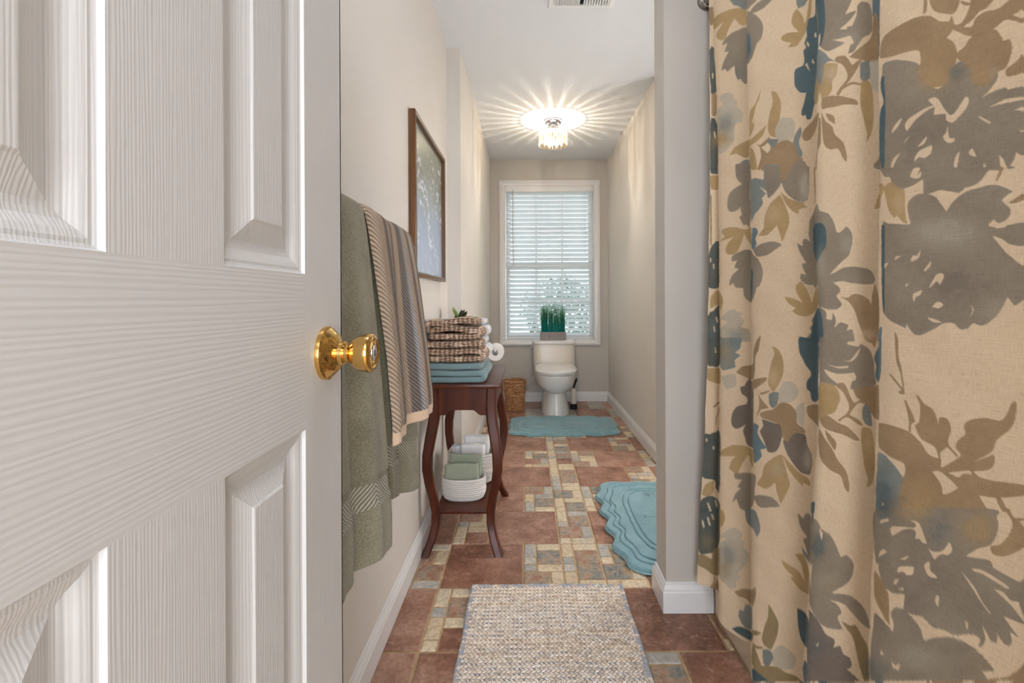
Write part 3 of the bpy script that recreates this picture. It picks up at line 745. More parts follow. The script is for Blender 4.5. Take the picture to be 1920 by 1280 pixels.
B0 c 820,1285 830,1220 838,1285
B0 c 225,1090 245,1055 270,1035 240,1070
B1 g 70,-10 950,-10 870,10 800,90 740,130 680,145 640,180 510,160 440,180 370,190 370,80 300,120 200,150 140,120 120,60 80,60
B1 c 270,60 300,-5 350,-5 320,55 355,20 350,60 315,75
B1 n 912,90 950,-5 975,-5 930,90
B1 g 250,300 260,240 320,195 400,190 470,220 540,320 600,240 700,170 850,130 950,130 1040,175 1000,200 960,240 1025,310 1000,380 930,410 900,380 860,415 900,440 1130,405 1130,580 1020,570 960,530 890,510 990,630 1060,690 1130,760 1130,960 1050,1030 1000,965 950,1060 880,1140 800,1180 740,1160 700,1200 640,1205 590,1160 520,1160 430,1210 330,1250 280,1220 240,1160 235,1195 180,1170 110,1130 70,1070 55,900 58,430 100,410 270,415
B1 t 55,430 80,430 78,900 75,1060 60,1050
B1 c 270,690 290,650 320,650 345,610 340,660 300,690
B1 c 370,760 430,690 420,730 380,770
B1 c 410,890 470,790 520,790 515,830 490,870 470,840 430,880
B1 c 295,1000 290,940 360,910 340,950 310,960
B1 c 435,1035 480,995 520,1020 480,1045 450,1040
B1 c 395,1115 440,1125 510,1155 440,1150
B1 c 75,740 80,710 105,705 85,740
B1 c 150,685 165,655 200,655
B1 c 230,870 260,855 240,885
B1 c 720,1020 745,1060 710,1130 735,1060
B1 c 900,415 1000,430 920,450
B1 o 40,120 60,105 80,130 130,95 180,140 225,150 235,250 235,340 250,410 215,400 170,350 150,370 110,310 85,210 75,160 50,230 45,290 5,300 20,230 45,180
B1 n 1010,260 1125,180 1125,230 1060,260
B2 n 150,-60 175,-10 180,120 205,240 225,410 180,405 180,385 200,380 110,265 125,262 205,360 190,250 160,150
B2 n 220,460 235,455 300,610 275,630 270,690 250,685 255,610
B2 b 25,840 80,870 150,950 200,1020 230,1080 260,1290 5,1290 15,930
B2 n 305,415 330,425 370,480 430,520 460,580 478,640 480,590 520,585 555,610 570,680 550,780 620,870 610,885 545,810 490,850 495,900 500,960 620,890 640,860 605,810 620,760 680,710 665,660 700,610 820,590 940,610 990,560 1020,490 1045,465 1065,490 1050,600 1020,670 910,760 880,840 740,920 890,865 895,930 850,980 740,990 780,1030 880,1060 1130,1100 1130,1170 930,1190 780,1175 830,1290 230,1290 200,1070 225,1000 210,930 80,860 28,800 30,630 100,635 250,690 340,770 400,860 470,890 470,860 440,800 350,750 320,700 300,640 330,620 340,500
B2 c 430,990 490,990 560,1050 620,1110 580,1140 510,1165 495,1090 450,1020
B2 c 550,1000 640,990 710,985 725,1015 660,1005 630,1035 590,1020
B2 n 900,1180 940,1185 990,1290 950,1290
B2 c 30,812 130,890 220,935 205,1020 150,940 80,866 30,840
B2 c 45,1240 60,1215 60,1240
B3 g 5,-10 850,-10 910,60 920,150 870,260 770,290 680,345 860,380 880,430 980,490 1080,540 1130,500 1130,860 960,800 1060,940 1060,955 1010,920 1020,1000 980,1020 910,930 910,990 870,990 800,870 820,980 770,1030 780,960 700,930 600,940 480,890 430,880 350,800 290,790 250,770 200,735 215,630 130,620 60,560 25,450 20,390 0,380
B3 n 965,-10 1000,-10 1040,60 1080,60 1130,70 1130,80 1080,85 1130,160 1130,260 1050,320 960,350 880,330 860,270 940,255 1010,170 1025,90
B3 c 115,160 125,120 290,130 300,100 260,75 320,90 350,150 385,250 350,240 330,210 295,215 305,170 280,140 210,145 130,190
B3 c 395,285 430,310 500,305 555,240 575,290 550,335 490,330 440,370 420,330
B3 c 365,410 405,385 410,450 455,490 455,510 395,490
B3 c 165,440 190,420 285,425 280,480 230,485 210,460 165,465
B3 c 25,350 30,310 60,290 85,315 40,340
B3 c 35,100 45,70 95,60 100,80 60,90
B3 c 180,365 215,355 250,335 225,370
B3 c 130,545 150,515 175,520 150,555
B3 c 165,590 210,575 205,600
B3 c 445,690 455,640 475,645 470,725
B3 c 640,455 740,580 800,690 865,780 850,770 790,690 720,580
B3 c 725,440 800,450 900,510 1000,580 985,590 900,540 800,480 740,460
B3 c 890,595 960,620 1010,680 1075,690 1080,720 1120,830 1120,850 1050,760 980,680
B3 c 670,830 690,840 690,890 675,880
B3 g -10,770 60,830 125,905 130,840 110,770 150,725 210,740 270,800 330,880 360,975 450,955 560,955 680,1000 780,1070 880,1190 880,1210 800,1215 830,1290 -30,1290
B3 c 88,600 140,630 215,640 205,740 150,725 115,760 120,880 130,905 100,860 100,700
B3 n -10,470 40,510 80,590 100,660 100,860 60,780 10,670 -10,640
B3 c 30,1080 40,1045 60,1080
B3 c 120,1130 140,1160 180,1150 170,1200 125,1180
B3 n 850,1265 980,1250 1060,1200 1130,1140 1130,1290 860,1290
'''
# watercolour washes inside the painted shapes: tile, centre, radii, colour, strength
WASH = '''
T0 t 255,930 60,80 .45
T0 o 215,1060 60,60 .8
T0 t 430,340 12,90 .8
T0 w 1180,300 90,60 .3
T0 s 900,640 60,120 .35
T0 t 340,560 60,60 .3
T0 w 1010,560 60,60 .3
T0 c 1060,560 50,70 .3
T1 w 840,120 40,120 .8
T1 c 600,340 60,60 .35
T1 b 320,1230 70,60 .8
T1 o 380,1200 40,60 .35
T1 w 1160,560 60,80 .35
T1 t 940,1150 35,130 .5
T1 c 1290,1240 80,40 .4
T1 w 960,740 30,130 .5
T2 o 230,80 45,100 .7
T2 t 290,10 60,40 .4
T2 w 850,900 35,90 .75
T2 c 600,280 40,80 .3
T2 w 620,960 60,60 .4
T2 c 1310,760 30,80 .3
T3 t 260,330 60,90 .5
T3 l 230,450 60,80 .6
T3 l 110,230 60,70 .4
T2 k 130,900 60,90 .5
T2 k 150,80 50,70 .4
T1 k 150,760 50,80 .45
T1 b 160,1200 40,70 .35
T0 b 160,480 30,80 .35
T0 k 165,1150 30,80 .4
T3 t 930,260 50,80 .6
T3 w 1000,520 90,60 .25
T3 t 900,1000 60,100 .5
T3 l 1010,560 90,60 .3
T3 w 860,560 30,60 .3
B0 o 440,600 130,90 .55
B0 o 800,600 90,80 .5
B0 o 480,420 160,110 .25
B0 k 300,1100 220,160 .35
B0 t 620,560 50,60 .35
B0 w 900,560 60,40 .2
B0 k 250,1230 50,30 .6
B1 w 520,480 260,110 .45
B1 k 620,860 260,140 .5
B1 w 900,1060 120,90 .3
B1 c 180,250 50,80 .3
B2 t 60,1150 70,150 .7
B2 o 330,1180 130,120 .4
B2 k 160,1240 80,80 .4
B3 t 60,20 60,60 .4
B3 o 280,0 120,60 .5
B3 t 490,150 90,120 .45
B3 o 760,140 140,130 .6
B3 k 430,600 300,220 .3
B3 t -10,1180 90,120 .75
B3 w 300,1100 200,90 .3
B3 l 760,1150 120,80 .3
B3 k 600,1030 140,60 .3
'''
CW, CH, CX0 = 640, 1300, 1290
def tile_xy(t):
    return (1300 if t[0] == 'T' else 1640), int(t[1])*320
def smooth_poly(P, amp, seed):
    """densify by Catmull-Rom then roughen like a brush edge"""
    P = np.array(P, float); n = len(P)
    out = []
    for i in range(n):
        p0, p1, p2, p3 = P[i-1], P[i], P[(i+1) % n], P[(i+2) % n]
        k = max(2, int(np.hypot(*(p2-p1))/5))
        a1, a2 = p2-p0, p3-p1
        # keep sharp tips sharp
        def sharp(a, b_, c):
            u, v = b_-a, c-b_; return np.dot(u, v)/(np.hypot(*u)*np.hypot(*v)+1e-9) < 0.1
        m1 = (0.15 if sharp(p0, p1, p2) else 0.5)*a1; m2 = (0.15 if sharp(p1, p2, p3) else 0.5)*a2
        for j in range(k):
            t = j/k; h = (2*t**3-3*t**2+1, t**3-2*t**2+t, -2*t**3+3*t**2, t**3-t**2)
            out.append(h[0]*p1+h[1]*m1+h[2]*p2+h[3]*m2)
    out = np.array(out); r = np.random.default_rng(seed)
    j = r.normal(0, amp, out.shape); j = (j+np.roll(j, 1, 0)+np.roll(j, -1, 0))/2
    return out+j
def fill_mask(P, SS=2):
    """antialiased polygon coverage on the chart; returns slice + coverage"""
    x0 = max(0, int(P[:, 0].min())-2); x1 = min(CW, int(P[:, 0].max())+3); y0 = max(0, int(P[:, 1].min())-2); y1 = min(CH, int(P[:, 1].max())+3)
    if x1 <= x0 or y1 <= y0: return None
    xs = x0+(np.arange((x1-x0)*SS)+.5)/SS; acc = np.zeros(((y1-y0)*SS, (x1-x0)*SS))
    A = P; B = np.roll(P, -1, 0)
    for r_ in range((y1-y0)*SS):
        y = y0+(r_+.5)/SS
        c = (A[:, 1] <= y) != (B[:, 1] <= y)
        if not c.any(): continue
        xi = np.sort(A[c, 0]+(y-A[c, 1])/(B[c, 1]-A[c, 1])*(B[c, 0]-A[c, 0]))
        for q in range(0, len(xi)-1, 2):
            acc[r_, np.searchsorted(xs, xi[q]):np.searchsorted(xs, xi[q+1])] = 1
    acc = acc.reshape(y1-y0, SS, x1-x0, SS).mean((1, 3))
    return (slice(y0, y1), slice(x0, x1)), acc
chart = np.zeros((CH, CW, 3)); chart[:] = lin(PC['c']); painted = np.zeros((CH, CW))
# broad noise for pigment pooling
def vnoise(h, w_, cell, seed):
    r = np.random.default_rng(seed); g = r.random((h//cell+3, w_//cell+3))
    y = np.arange(h)/cell; x = np.arange(w_)/cell; yi = y.astype(int); xi = x.astype(int); fy = (y-yi)[:, None]; fx = (x-xi)[None]
    fy = fy*fy*(3-2*fy); fx = fx*fx*(3-2*fx)
    return (g[yi][:, xi]*(1-fx)+g[yi][:, xi+1]*fx)*(1-fy)+(g[yi+1][:, xi]*(1-fx)+g[yi+1][:, xi+1]*fx)*fy
pool = 0.5*vnoise(CH, CW, 60, 3)+0.3*vnoise(CH, CW, 22, 4)+0.2*vnoise(CH, CW, 9, 5)
for si, line in enumerate(SHAPES.strip().split('\n')):
    a = line.split(); ox, oy = tile_xy(a[0]); amp = 0.35 if a[1] in 'gbktds' else 0.18
    P = np.array([[float(q) for q in p.split(',')] for p in a[2:]])/4+np.array([ox-CX0, oy])
    r_ = fill_mask(smooth_poly(P, amp, si))
    if r_ is None: continue
    sl, cov = r_; soft = 1.0
    col = np.array(lin(PC[a[1]]))[None, None]
    if a[1] == 'c':
        pig = np.broadcast_to(col, cov.shape+(3,)); painted[sl] = painted[sl]*(1-cov)
    else:
        pig = col*(0.86+0.28*pool[sl])[..., None]
        painted[sl] = np.maximum(painted[sl], cov)
    k = (cov*(0.8 if a[1] == 'w' else 0.97))[..., None]
    chart[sl] = chart[sl]*(1-k)+pig*k
yy, xx = np.mgrid[0:CH, 0:CW]
for line in WASH.strip().split('\n'):
    a = line.split(); ox, oy = tile_xy(a[0]); cx, cy = [float(q)/4 for q in a[2].split(',')]; rx, ry = [float(q)/4 for q in a[3].split(',')]
    d = ((xx-(ox-CX0+cx))/rx)**2+((yy-(oy+cy))/ry)**2+(pool-.5)*2.2
    k = (float(a[4])*np.exp(-np.maximum(d, 0)*1.1)*painted)[..., None]
    k = k*k*(3-2*k) if float(a[4]) > 0.9 else k
    chart = chart*(1-k)+np.array(lin(PC[a[1]]))*k

# cloth: plan of the folds.  ridge pixel columns by height, ridges stand out to the left, valleys sit at the tub edge
def pw(y, pts):
    return np.interp(y, [p[0] for p in pts], [p[1] for p in pts])
RIDGE = [  # (pixel column at image rows), X of the ridge
    ([(-300, 1333), (20, 1332), (320, 1332), (640, 1327), (800, 1321), (960, 1311), (1080, 1304)], None),
    ([(-300, 1341), (0, 1341), (320, 1348), (640, 1350), (960, 1346), (1160, 1345)], None),
    ([(-300, 1403), (0, 1403), (320, 1408), (640, 1411), (960, 1409), (1280, 1407)], None),
    ([(-300, 1538), (0, 1537), (240, 1535), (320, 1531), (640, 1535), (800, 1534), (960, 1523), (1280, 1506)], None),
    ([(-300, 1653), (0, 1652), (320, 1653), (640, 1649), (960, 1641), (1280, 1627)], None)]
XRD = [(0.588, 0.535), (0.583, 0.552), (0.575, 0.55), (0.572, 0.55), (0.570, 0.55), (0.565, 0.55), (0.565, 0.55), (0.57, 0.55)]
XVL = [0.600, 0.612, 0.612, 0.612, 0.612, 0.61, 0.61]
ZT, ZBm = 2.0, 0.10
zs = np.concatenate([np.linspace(ZT, 1.62, 110)[:-1], np.linspace(1.62, 0.55, 800)[:-1], np.linspace(0.55, 0.0, 190)])
NSEG = [22, 10, 62, 18, 118, 18, 118, 18, 190, 26, 60, 20, 50, 14]
rows = []
def ease(t): return t*t*(3-2*t)
def row_plan(z):
    """list of (X, Y) along the cloth for height z, from the partition toward the camera"""
    f = np.clip((2.0-z)/1.9, 0, 1)
    Yr = []; Xr = []
    for k in range(5):
        Xk = XRD[k][0]+(XRD[k][1]-XRD[k][0])*f
        if k == 4: Xk += 0.0
        Y = 1.0
        for _ in range(6):
            py = VPY+(CAMZ-z)*FPX/Y; px = pw(py, RIDGE[k][0]); Y = Xk*FPX/(px-VPX)
        Yr.append(Y); Xr.append(Xk)
    Yr[0] = min(Yr[0], 1.546)
    for k, Y in ((5, 0.462), (6, 0.30), (7, 0.12)):
        Xr.append(XRD[k][0]+(XRD[k][1]-XRD[k][0])*f); Yr.append(Y)
    pts = []
    for k in range(7):
        # valley pixel column a little beyond the next ridge so the fold hides it
        if k < 4:
            pxn = VPX+Xr[k+1]*FPX/Yr[k+1]; Xv = XVL[k]; Yv = Xv*FPX/(pxn+(5 if k == 0 else 10)-VPX)
        else:
            Xv = XVL[k]; Yv = Yr[k+1]+0.045
        n1, n2 = NSEG[2*k], NSEG[2*k+1]
        t = np.linspace(0, 1, n1, endpoint=False)
        # rounded crest then a nearly flat face running into the valley
        sx = np.where(t < 0.16, 0.5*(t/0.16)**2*0.13, 0.065+(t-0.16)/0.84*0.935)
        bow = (0.007 if k == 4 else 0.0025)*np.sin(PI*t)
        pts.append(np.stack([Xr[k]+(Xv-Xr[k])*sx-bow, Yr[k]+(Yv-Yr[k])*t], 1))
        t = np.linspace(0, 1, n2, endpoint=False); tt = ease(t)
        pts.append(np.stack([Xv+(Xr[k+1]-Xv)*np.sin(t*PI/2)**1.2, Yv+(Yr[k+1]-Yv)*t-0.006*np.sin(PI*t)], 1))
    return np.concatenate(pts)
hem = lambda Y: 0.098+np.clip((Y-1.33)/0.22, 0, 1)*0.048
PL = []
zfix = {}
for z in zs:
    zz = max(z, 0.095); 
    if round(zz, 6) not in zfix: zfix[round(zz, 6)] = row_plan(zz)
    PL.append(zfix[round(zz, 6)])
PL = np.array(PL)                                        # rows, cols, 2
Zg = np.broadcast_to(zs[:, None], PL.shape[:2])
hz = hem(PL[..., 1])
Zg = ZT-(ZT-zs[:, None])/(ZT-0.0)*(ZT-hz)                  # stretch rows so that the hem ends at the hem height
PLf = np.empty_like(PL)
for c in range(PL.shape[1]):
    for a_ in (0, 1):
        PLf[:, c, a_] = np.interp(-Zg[:, c], -zs, PL[:, c, a_])
P3 = np.concatenate([PLf, Zg[..., None]], -1)
P3[..., 0] += 0.0009*np.sin(P3[..., 2]*23+P3[..., 1]*31)+0.0006*np.sin(P3[..., 2]*61-P3[..., 1]*47)
px = VPX+P3[..., 0]/P3[..., 1]*FPX; py = VPY+(CAMZ-P3[..., 2])/P3[..., 1]*FPX
# beyond the measured part the print simply repeats upward and sideways
fx = np.clip(np.where(px > 1918, 1918-np.abs((px-1918) % 520-260)*0-((px-1918) % 520), px)-CX0, 1, CW-3)
fy = np.mod(py, 1279.0)
ix = fx.astype(int); iy = np.clip(fy.astype(int), 0, CH-2); dx = (fx-ix)[..., None]; dy = (fy-iy)[..., None]
colr = (chart[iy, ix]*(1-dx)+chart[iy, ix+1]*dx)*(1-dy)+(chart[iy+1, ix]*(1-dx)+chart[iy+1, ix+1]*dx)*dy
arc = np.concatenate([np.zeros((P3.shape[0], 1)), np.cumsum(np.hypot(np.diff(P3[..., 0]), np.diff(P3[..., 1])), 1)], 1)
uv = np.stack([arc, P3[..., 2]], -1)
mc, nt, b = newmat('printed_linen')
at = N(nt, 'ShaderNodeAttribute', attribute_name='print')
uvn = N(nt, 'ShaderNodeTexCoord')
def weave(sx, sy, sc):
    mp = N(nt, 'ShaderNodeMapping'); mp.inputs['Scale'].default_value = (sx, sy, 1); nt.links.new(uvn.outputs['UV'], mp.inputs[0])
    return noise(nt, mp.outputs[0], sc, 2, 0.6)
h1 = weave(1, 14, 70); h2 = weave(14, 1, 70); sl_ = weave(1, 30, 14)
ad = N(nt, 'ShaderNodeMath', operation='ADD'); nt.links.new(h1, ad.inputs[0]); nt.links.new(h2, ad.inputs[1])
ad2 = N(nt, 'ShaderNodeMath', operation='MULTIPLY_ADD'); ad2.inputs[1].default_value = 0.5; nt.links.new(sl_, ad2.inputs[0]); nt.links.new(ad.outputs[0], ad2.inputs[2])
thread = ramp(nt, ad2.outputs[0], [(0.0, (0.5, 0.47, 0.43)), (1.0, (1, 1, 1))])
rmp = N(nt, 'ShaderNodeMapRange'); rmp.inputs['From Min'].default_value = 0.85; rmp.inputs['From Max'].default_value = 1.6
nt.links.new(ad2.outputs[0], rmp.inputs[0])
tc_ = ramp(nt, rmp.outputs[0], [(0.0, (0.70, 0.66, 0.60)), (0.35, (0.93, 0.91, 0.89)), (1.0, (1.08, 1.08, 1.08))])
nt.links.new(mixc(nt, 1.0, at.outputs['Color'], tc_, 'MULTIPLY'), b.inputs['Base Color'])
b.inputs['Roughness'].default_value = 0.9; b.inputs['Specular IOR Level'].default_value = 0.15
bump(nt, b, ad2.outputs[0], 0.45, 0.0008)
cur = grid_mesh('shower_curtain', P3, mc, None, colors=colr, uv=uv)
tag(cur, 'beige linen shower curtain printed with grey and tan watercolour flowers', 'curtain')
# rings over the rod
RL = ['first nickel', 'second nickel', 'third nickel', 'fourth nickel', 'fifth nickel', 'sixth nickel', 'seventh nickel', 'last nickel']
for k in range(8):
    yk = [1.535, 1.40, 1.235, 1.05, 0.86, 0.66, 0.42, 0.16][k]
    a = [(0.6+0.021*math.cos(t), yk+0.004*math.sin(t*2), 2.012+0.024*math.sin(t)) for t in np.linspace(0, 2*PI, 25)]
    o = MB().tube(a, 0.0022, 8, caps=False).build('curtain_ring', M['nickel'], None, smooth=True)
    tag(o, RL[k]+' curtain ring on the shower rod'+(' beside the grey partition' if k == 0 else ' counted from the partition' if k < 7 else ' nearest the doorway'), 'curtain ring', 'curtain rings on the shower rod')
# ------------------------------------------------------------------ window blind
bl = empty('window_blind', (0.232, YB+0.03, 2.17)); tag(bl, 'white horizontal slat blind hanging in the far window behind the toilet', 'blind')
m, nt, b = newmat('blind_slat'); b.inputs['Base Color'].default_value = (*lin((236, 238, 240)), 1); b.inputs['Roughness'].default_value = 0.35
f = noise(nt, coords(nt), 8, 2); nt.links.new(ramp(nt, f, [(0.3, lin((238, 239, 240))), (0.7, lin((233, 236, 239)))]), b.inputs['Base Color'])
tl = N(nt, 'ShaderNodeBsdfTranslucent'); tl.inputs[0].default_value = (0.92, 0.95, 0.98, 1); ms = N(nt, 'ShaderNodeMixShader'); ms.inputs[0].default_value = 0.4
nt.links.new(b.outputs[0], ms.inputs[1]); nt.links.new(tl.outputs[0], ms.inputs[2]); nt.links.new(ms.outputs[0], nt.nodes['Material Output'].inputs[0]); M['slat'] = m
bw = 0.445
MB().box((-bw, -0.028, -0.045), (bw, 0.028, 0.0), .004).build('headrail', M['white_plastic'], bl)
MB().box((-bw-.003, -0.036, -0.052), (bw+.003, -0.029, 0.002), .003).build('valance', M['white_plastic'], bl)
ang = math.radians(43); pitch = 0.0445; nsl = 33
sp = []
for i in range(7):
    t = i/6-.5; sp.append((t*0.05, 0.0022*(1-(2*t)**2)))
sp = [(p[0]*math.cos(ang)+p[1]*math.sin(ang), -p[0]*math.sin(ang)+p[1]*math.cos(ang)) for p in sp]
sm = MB().add([(-bw+.004, a, c) for a, c in sp]+[(bw-.004, a, c) for a, c in sp], [(i, i+1, i+8, i+7) for i in range(6)])
s0 = sm.build('slat', M['slat'], bl, smooth=True)
zt0 = -0.066
for i in range(nsl):
    o = s0 if i == 0 else bpy.data.objects.new('slat', s0.data)
    if i: COL.objects.link(o); o.parent = bl
    o.location = (0, 0, zt0-i*pitch)
zb = zt0-nsl*pitch+0.012
MB().box((-bw+.004, -0.024, zb-.018), (bw-.004, 0.024, zb), .004).build('bottom_rail', M['white_plastic'], bl)
for x in (-0.36, -0.005, 0.36):
    for y in (-.024, .024):
        MB().tube([(x, y, -.04), (x, y, zb)], 0.0009, 5).build('ladder_cord', M['white_plastic'], bl)
MB().tube([(-0.37, -0.042, -0.03), (-0.372, -0.044, -0.4), (-0.366, -0.043, -0.80)], 0.0035, 8).build('tilt_wand', mat('wand_plastic', (176, 180, 184), 0.3, nscale=5, ncol=(168, 172, 176)), bl)
MB().tube([(0.36, -0.04, -0.03), (0.362, -0.043, -0.64)], 0.0012, 6).lathe([(0.004, -0.67), (0.006, -0.65), (0.003, -0.64)], (0.362, -0.043, 0), 'Z', 10).build('lift_cord', M['white_plastic'], bl)

# outdoors beyond the window
lawn = struct(MB().box((-14, 5.2, -0.9), (14, 26, -0.6)).build('lawn', M['lawn']))
def shrub(x, y, z, r, label, seed):
    t = empty('shrub', (x, y, -0.6)); tag(t, label, 'shrub', None)
    r_ = np.random.default_rng(seed); vs = []; fs = []
    for i in range(1500):
        d = r_.normal(size=3); d /= np.linalg.norm(d); rad = r*(0.75+0.25*r_.random()); p = d*rad*np.array([1, .8, z/r])+np.array([0, 0, z+0.3])
        a = r_.normal(size=3); a /= np.linalg.norm(a); c = np.cross(a, d); c /= np.linalg.norm(c)+1e-6; s = 0.09
        k = len(vs); vs += [p-a*s, p+c*s*.5, p+a*s, p-c*s*.5]; fs.append((k, k+1, k+2, k+3))
    o = mesh('foliage', vs, fs, M['hedge'], t); o['kind'] = 'stuff'
    MB().tube([(0, 0, 0), (0.03, 0, z*.5), (0, 0, z)], [.06, .05, .02], 8).build('stem', M['bark'], t)
shrub(-1.6, 12.5, 0.95, 1.1, 'round green shrub outdoors, left behind the blind slats', 1)
shrub(1.0, 13.5, 1.0, 1.2, 'round green shrub outdoors, middle behind the blind slats', 2)
shrub(3.4, 12.8, 0.9, 1.1, 'round green shrub outdoors, right behind the blind slats', 3)

# ------------------------------------------------------------------ ceiling lamp
LX, LY = 0.212, 3.71
lamp = empty('ceiling_lamp', (LX, LY, H)); tag(lamp, 'flush ceiling lamp with a drum of amber crystal bars and chrome canopy', 'lamp')
MB().lathe([(0.066, -0.001), (0.068, -0.012), (0.064, -0.022), (0.05, -0.028), (0.046, -0.05), (0.03, -0.055)], (0, 0, 0), 'Z', 40).build('canopy', M['chrome'], lamp, auto=True)
MB().lathe([(0.010, -0.05), (0.010, -0.085)], (0, 0, 0), 'Z', 16).build('stem', M['chrome'], lamp, auto=True)
ring = MB()
for rr, zz in ((0.108, -0.092), (0.068, -0.146)):
    a = [(rr*math.cos(t), rr*math.sin(t), zz) for t in np.linspace(0, 2*PI, 49)]; ring.tube(a, 0.003, 6, caps=False)
for k in range(4):
    a = k*PI/2; ring.tube([(0, 0, -0.08), (0.108*math.cos(a), 0.108*math.sin(a), -0.092)], 0.003, 6)
ring.build('frame', M['chrome'], lamp)
m, nt, b = newmat('amber_crystal'); b.inputs['Base Color'].default_value = (0.98, 0.88, 0.74, 1); b.inputs['Roughness'].default_value = 0.03
b.inputs['Transmission Weight'].default_value = 1.0; b.inputs['IOR'].default_value = 1.5; tr = N(nt, 'ShaderNodeBsdfTransparent'); tr.inputs[0].default_value = (1, 0.93, 0.82, 1); ms = N(nt, 'ShaderNodeMixShader'); ms.inputs[0].default_value = 0.55
ml = N(nt, 'ShaderNodeMixShader'); ml.inputs[0].default_value = 0.12; tb_ = N(nt, 'ShaderNodeBsdfTranslucent'); tb_.inputs[0].default_value = (1, 0.86, 0.7, 1)
nt.links.new(b.outputs[0], ml.inputs[1]); nt.links.new(tb_.outputs[0], ml.inputs[2]); nt.links.new(ml.outputs[0], ms.inputs[1]); nt.links.new(tr.outputs[0], ms.inputs[2]); nt.links.new(ms.outputs[0], nt.nodes['Material Output'].inputs[0]); M['crystal'] = m
c0 = None
def bar(r, h, a, top):
    global c0
    if c0 is None:
        mb = MB().loft([[(q*s*math.cos(t), q*.62*s*math.sin(t), z) for t in np.linspace(0, 2*PI, 6, endpoint=False)] for q, s, z in ((0.0092, 0.45, 0.0), (0.0092, 1, -0.006), (0.0092, 1, -0.098), (0.0092, 0.35, -0.110))])
        c0 = mb.build('crystal_bar', M['crystal'], lamp); o = c0
    else:
        o = bpy.data.objects.new('crystal_bar', c0.data); COL.objects.link(o); o.parent = lamp
    o.location = (r*math.cos(a), r*math.sin(a), top); o.rotation_euler = (0, 0, a+PI/2); o.scale = (1, 1, h/0.11)
for k in range(28): bar(0.108, 0.108, 2*PI*k/28, -0.094)
for k in range(14): bar(0.068, 0.055, 2*PI*(k+.5)/14, -0.150)
bu = MB()
for k in range(3):
    a = 2*PI*k/3+.5; bu.lathe([(0.006, -0.158), (0.009, -0.162), (0.015, -0.172), (0.016, -0.184), (0.008, -0.196)], (0.032*math.cos(a), 0.032*math.sin(a), 0), 'Z', 14)
m, nt, b = newmat('bulb_glow'); b.inputs['Emission Color'].default_value = (1, 0.88, 0.72, 1); b.inputs['Emission Strength'].default_value = 60
b.inputs['Base Color'].default_value = (1, 0.95, 0.85, 1)
bu.build('bulb', m, lamp, smooth=True)
for nm, zz, e in (('lamp_light', H-0.155, 12.5),):
    d = bpy.data.lights.new(nm, 'POINT'); d.energy = e; d.color = (1, 0.9, 0.76); d.shadow_soft_size = 0.006
    o = bpy.data.objects.new(nm, d); COL.objects.link(o); o.location = (LX, LY, zz)

# ------------------------------------------------------------------ ceiling vent
vent = empty('ceiling_vent', (0.255, 2.15, H)); tag(vent, 'white louvred ceiling vent at the top edge of the view', 'vent')
rectv = []
vx0, vx1, vy0, vy1 = -0.15, 0.165, -0.14, 0.118
mb = MB(); rings = []
for ins, z in ((0, 0), (0, -0.004), (0.006, -0.008), (0.022, -0.008), (0.024, -0.001)):
    rings.append([(vx0+ins, vy0+ins, z), (vx1-ins, vy0+ins, z), (vx1-ins, vy1-ins, z), (vx0+ins, vy1-ins, z)])
mb.loft(rings, caps=False).build('vent_frame', M['white_plastic'], vent)
MB().box((vx0+.02, vy0+.02, -0.0012), (vx1-.02, vy1-.02, -0.0004)).build('vent_back', M['dark'], vent)
lv = MB().loft([[(-.0035-.006, vy0+.024, -.0015), (-.0020-.006, vy0+.024, -.0015), (.0035, vy0+.024, -.009), (.0020, vy0+.024, -.009)], [(-.0035-.006, vy1-.022, -.0015), (-.0020-.006, vy1-.022, -.0015), (.0035, vy1-.022, -.009), (.0020, vy1-.022, -.009)]])
l0 = lv.build('louvre', M['white_plastic'], vent)
k = 0; x = vx0+.034
while x < vx1-.028:
    if abs(x-0.008) > 0.006:
        o = l0 if k == 0 else bpy.data.objects.new('louvre', l0.data)
        if k: COL.objects.link(o); o.parent = vent
        o.location = (x, 0, 0); 
        if x > 0.008: o.scale = (-1, 1, 1)
        k += 1
    x += 0.0125

# ------------------------------------------------------------------ toilet
toi = empty('toilet', (0.2595, 4.4, 0)); tag(toi, 'one-piece cream toilet with closed lid standing under the far window', 'toilet')
def sec(hw, yf, yb, z, pw_=2.6, n=40, flat=0.0):
    """superellipse ring: half width, front y, back y"""
    out = []; cy = (yf+yb)/2; hy = (yb-yf)/2
    for k in range(n):
        a = 2*PI*k/n; c, s = math.cos(a), math.sin(a)
        e = pw_ if s < 0 else pw_*1.6
        out.append((hw*math.copysign(abs(c)**(2/e), c), cy-4.4+hy*math.copysign(abs(s)**(2/e), s), z))
    return out
S = [(0.128, 4.118, 4.70, 0.0), (0.127, 4.12, 4.70, 0.018), (0.118, 4.13, 4.70, 0.06), (0.105, 4.145, 4.70, 0.12), (0.098, 4.155, 4.70, 0.175), (0.100, 4.155, 4.70, 0.197),
     (0.128, 4.115, 4.70, 0.212), (0.157, 4.085, 4.70, 0.24), (0.174, 4.062, 4.70, 0.28), (0.178, 4.055, 4.70, 0.32), (0.184, 4.047, 4.70, 0.352), (0.185, 4.05, 4.70, 0.368), (0.175, 4.06, 4.69, 0.374)]
MB().loft([sec(*s[:3], s[3], 2.3) for s in S]).build('bowl', M['porcelain'], toi, auto=True)
T = [(0.190, 4.49, 4.742, 0.25, 5), (0.198, 4.485, 4.745, 0.34, 5), (0.202, 4.482, 4.745, 0.42, 5), (0.203, 4.492, 4.748, 0.50, 6), (0.204, 4.505, 4.75, 0.602, 7)]
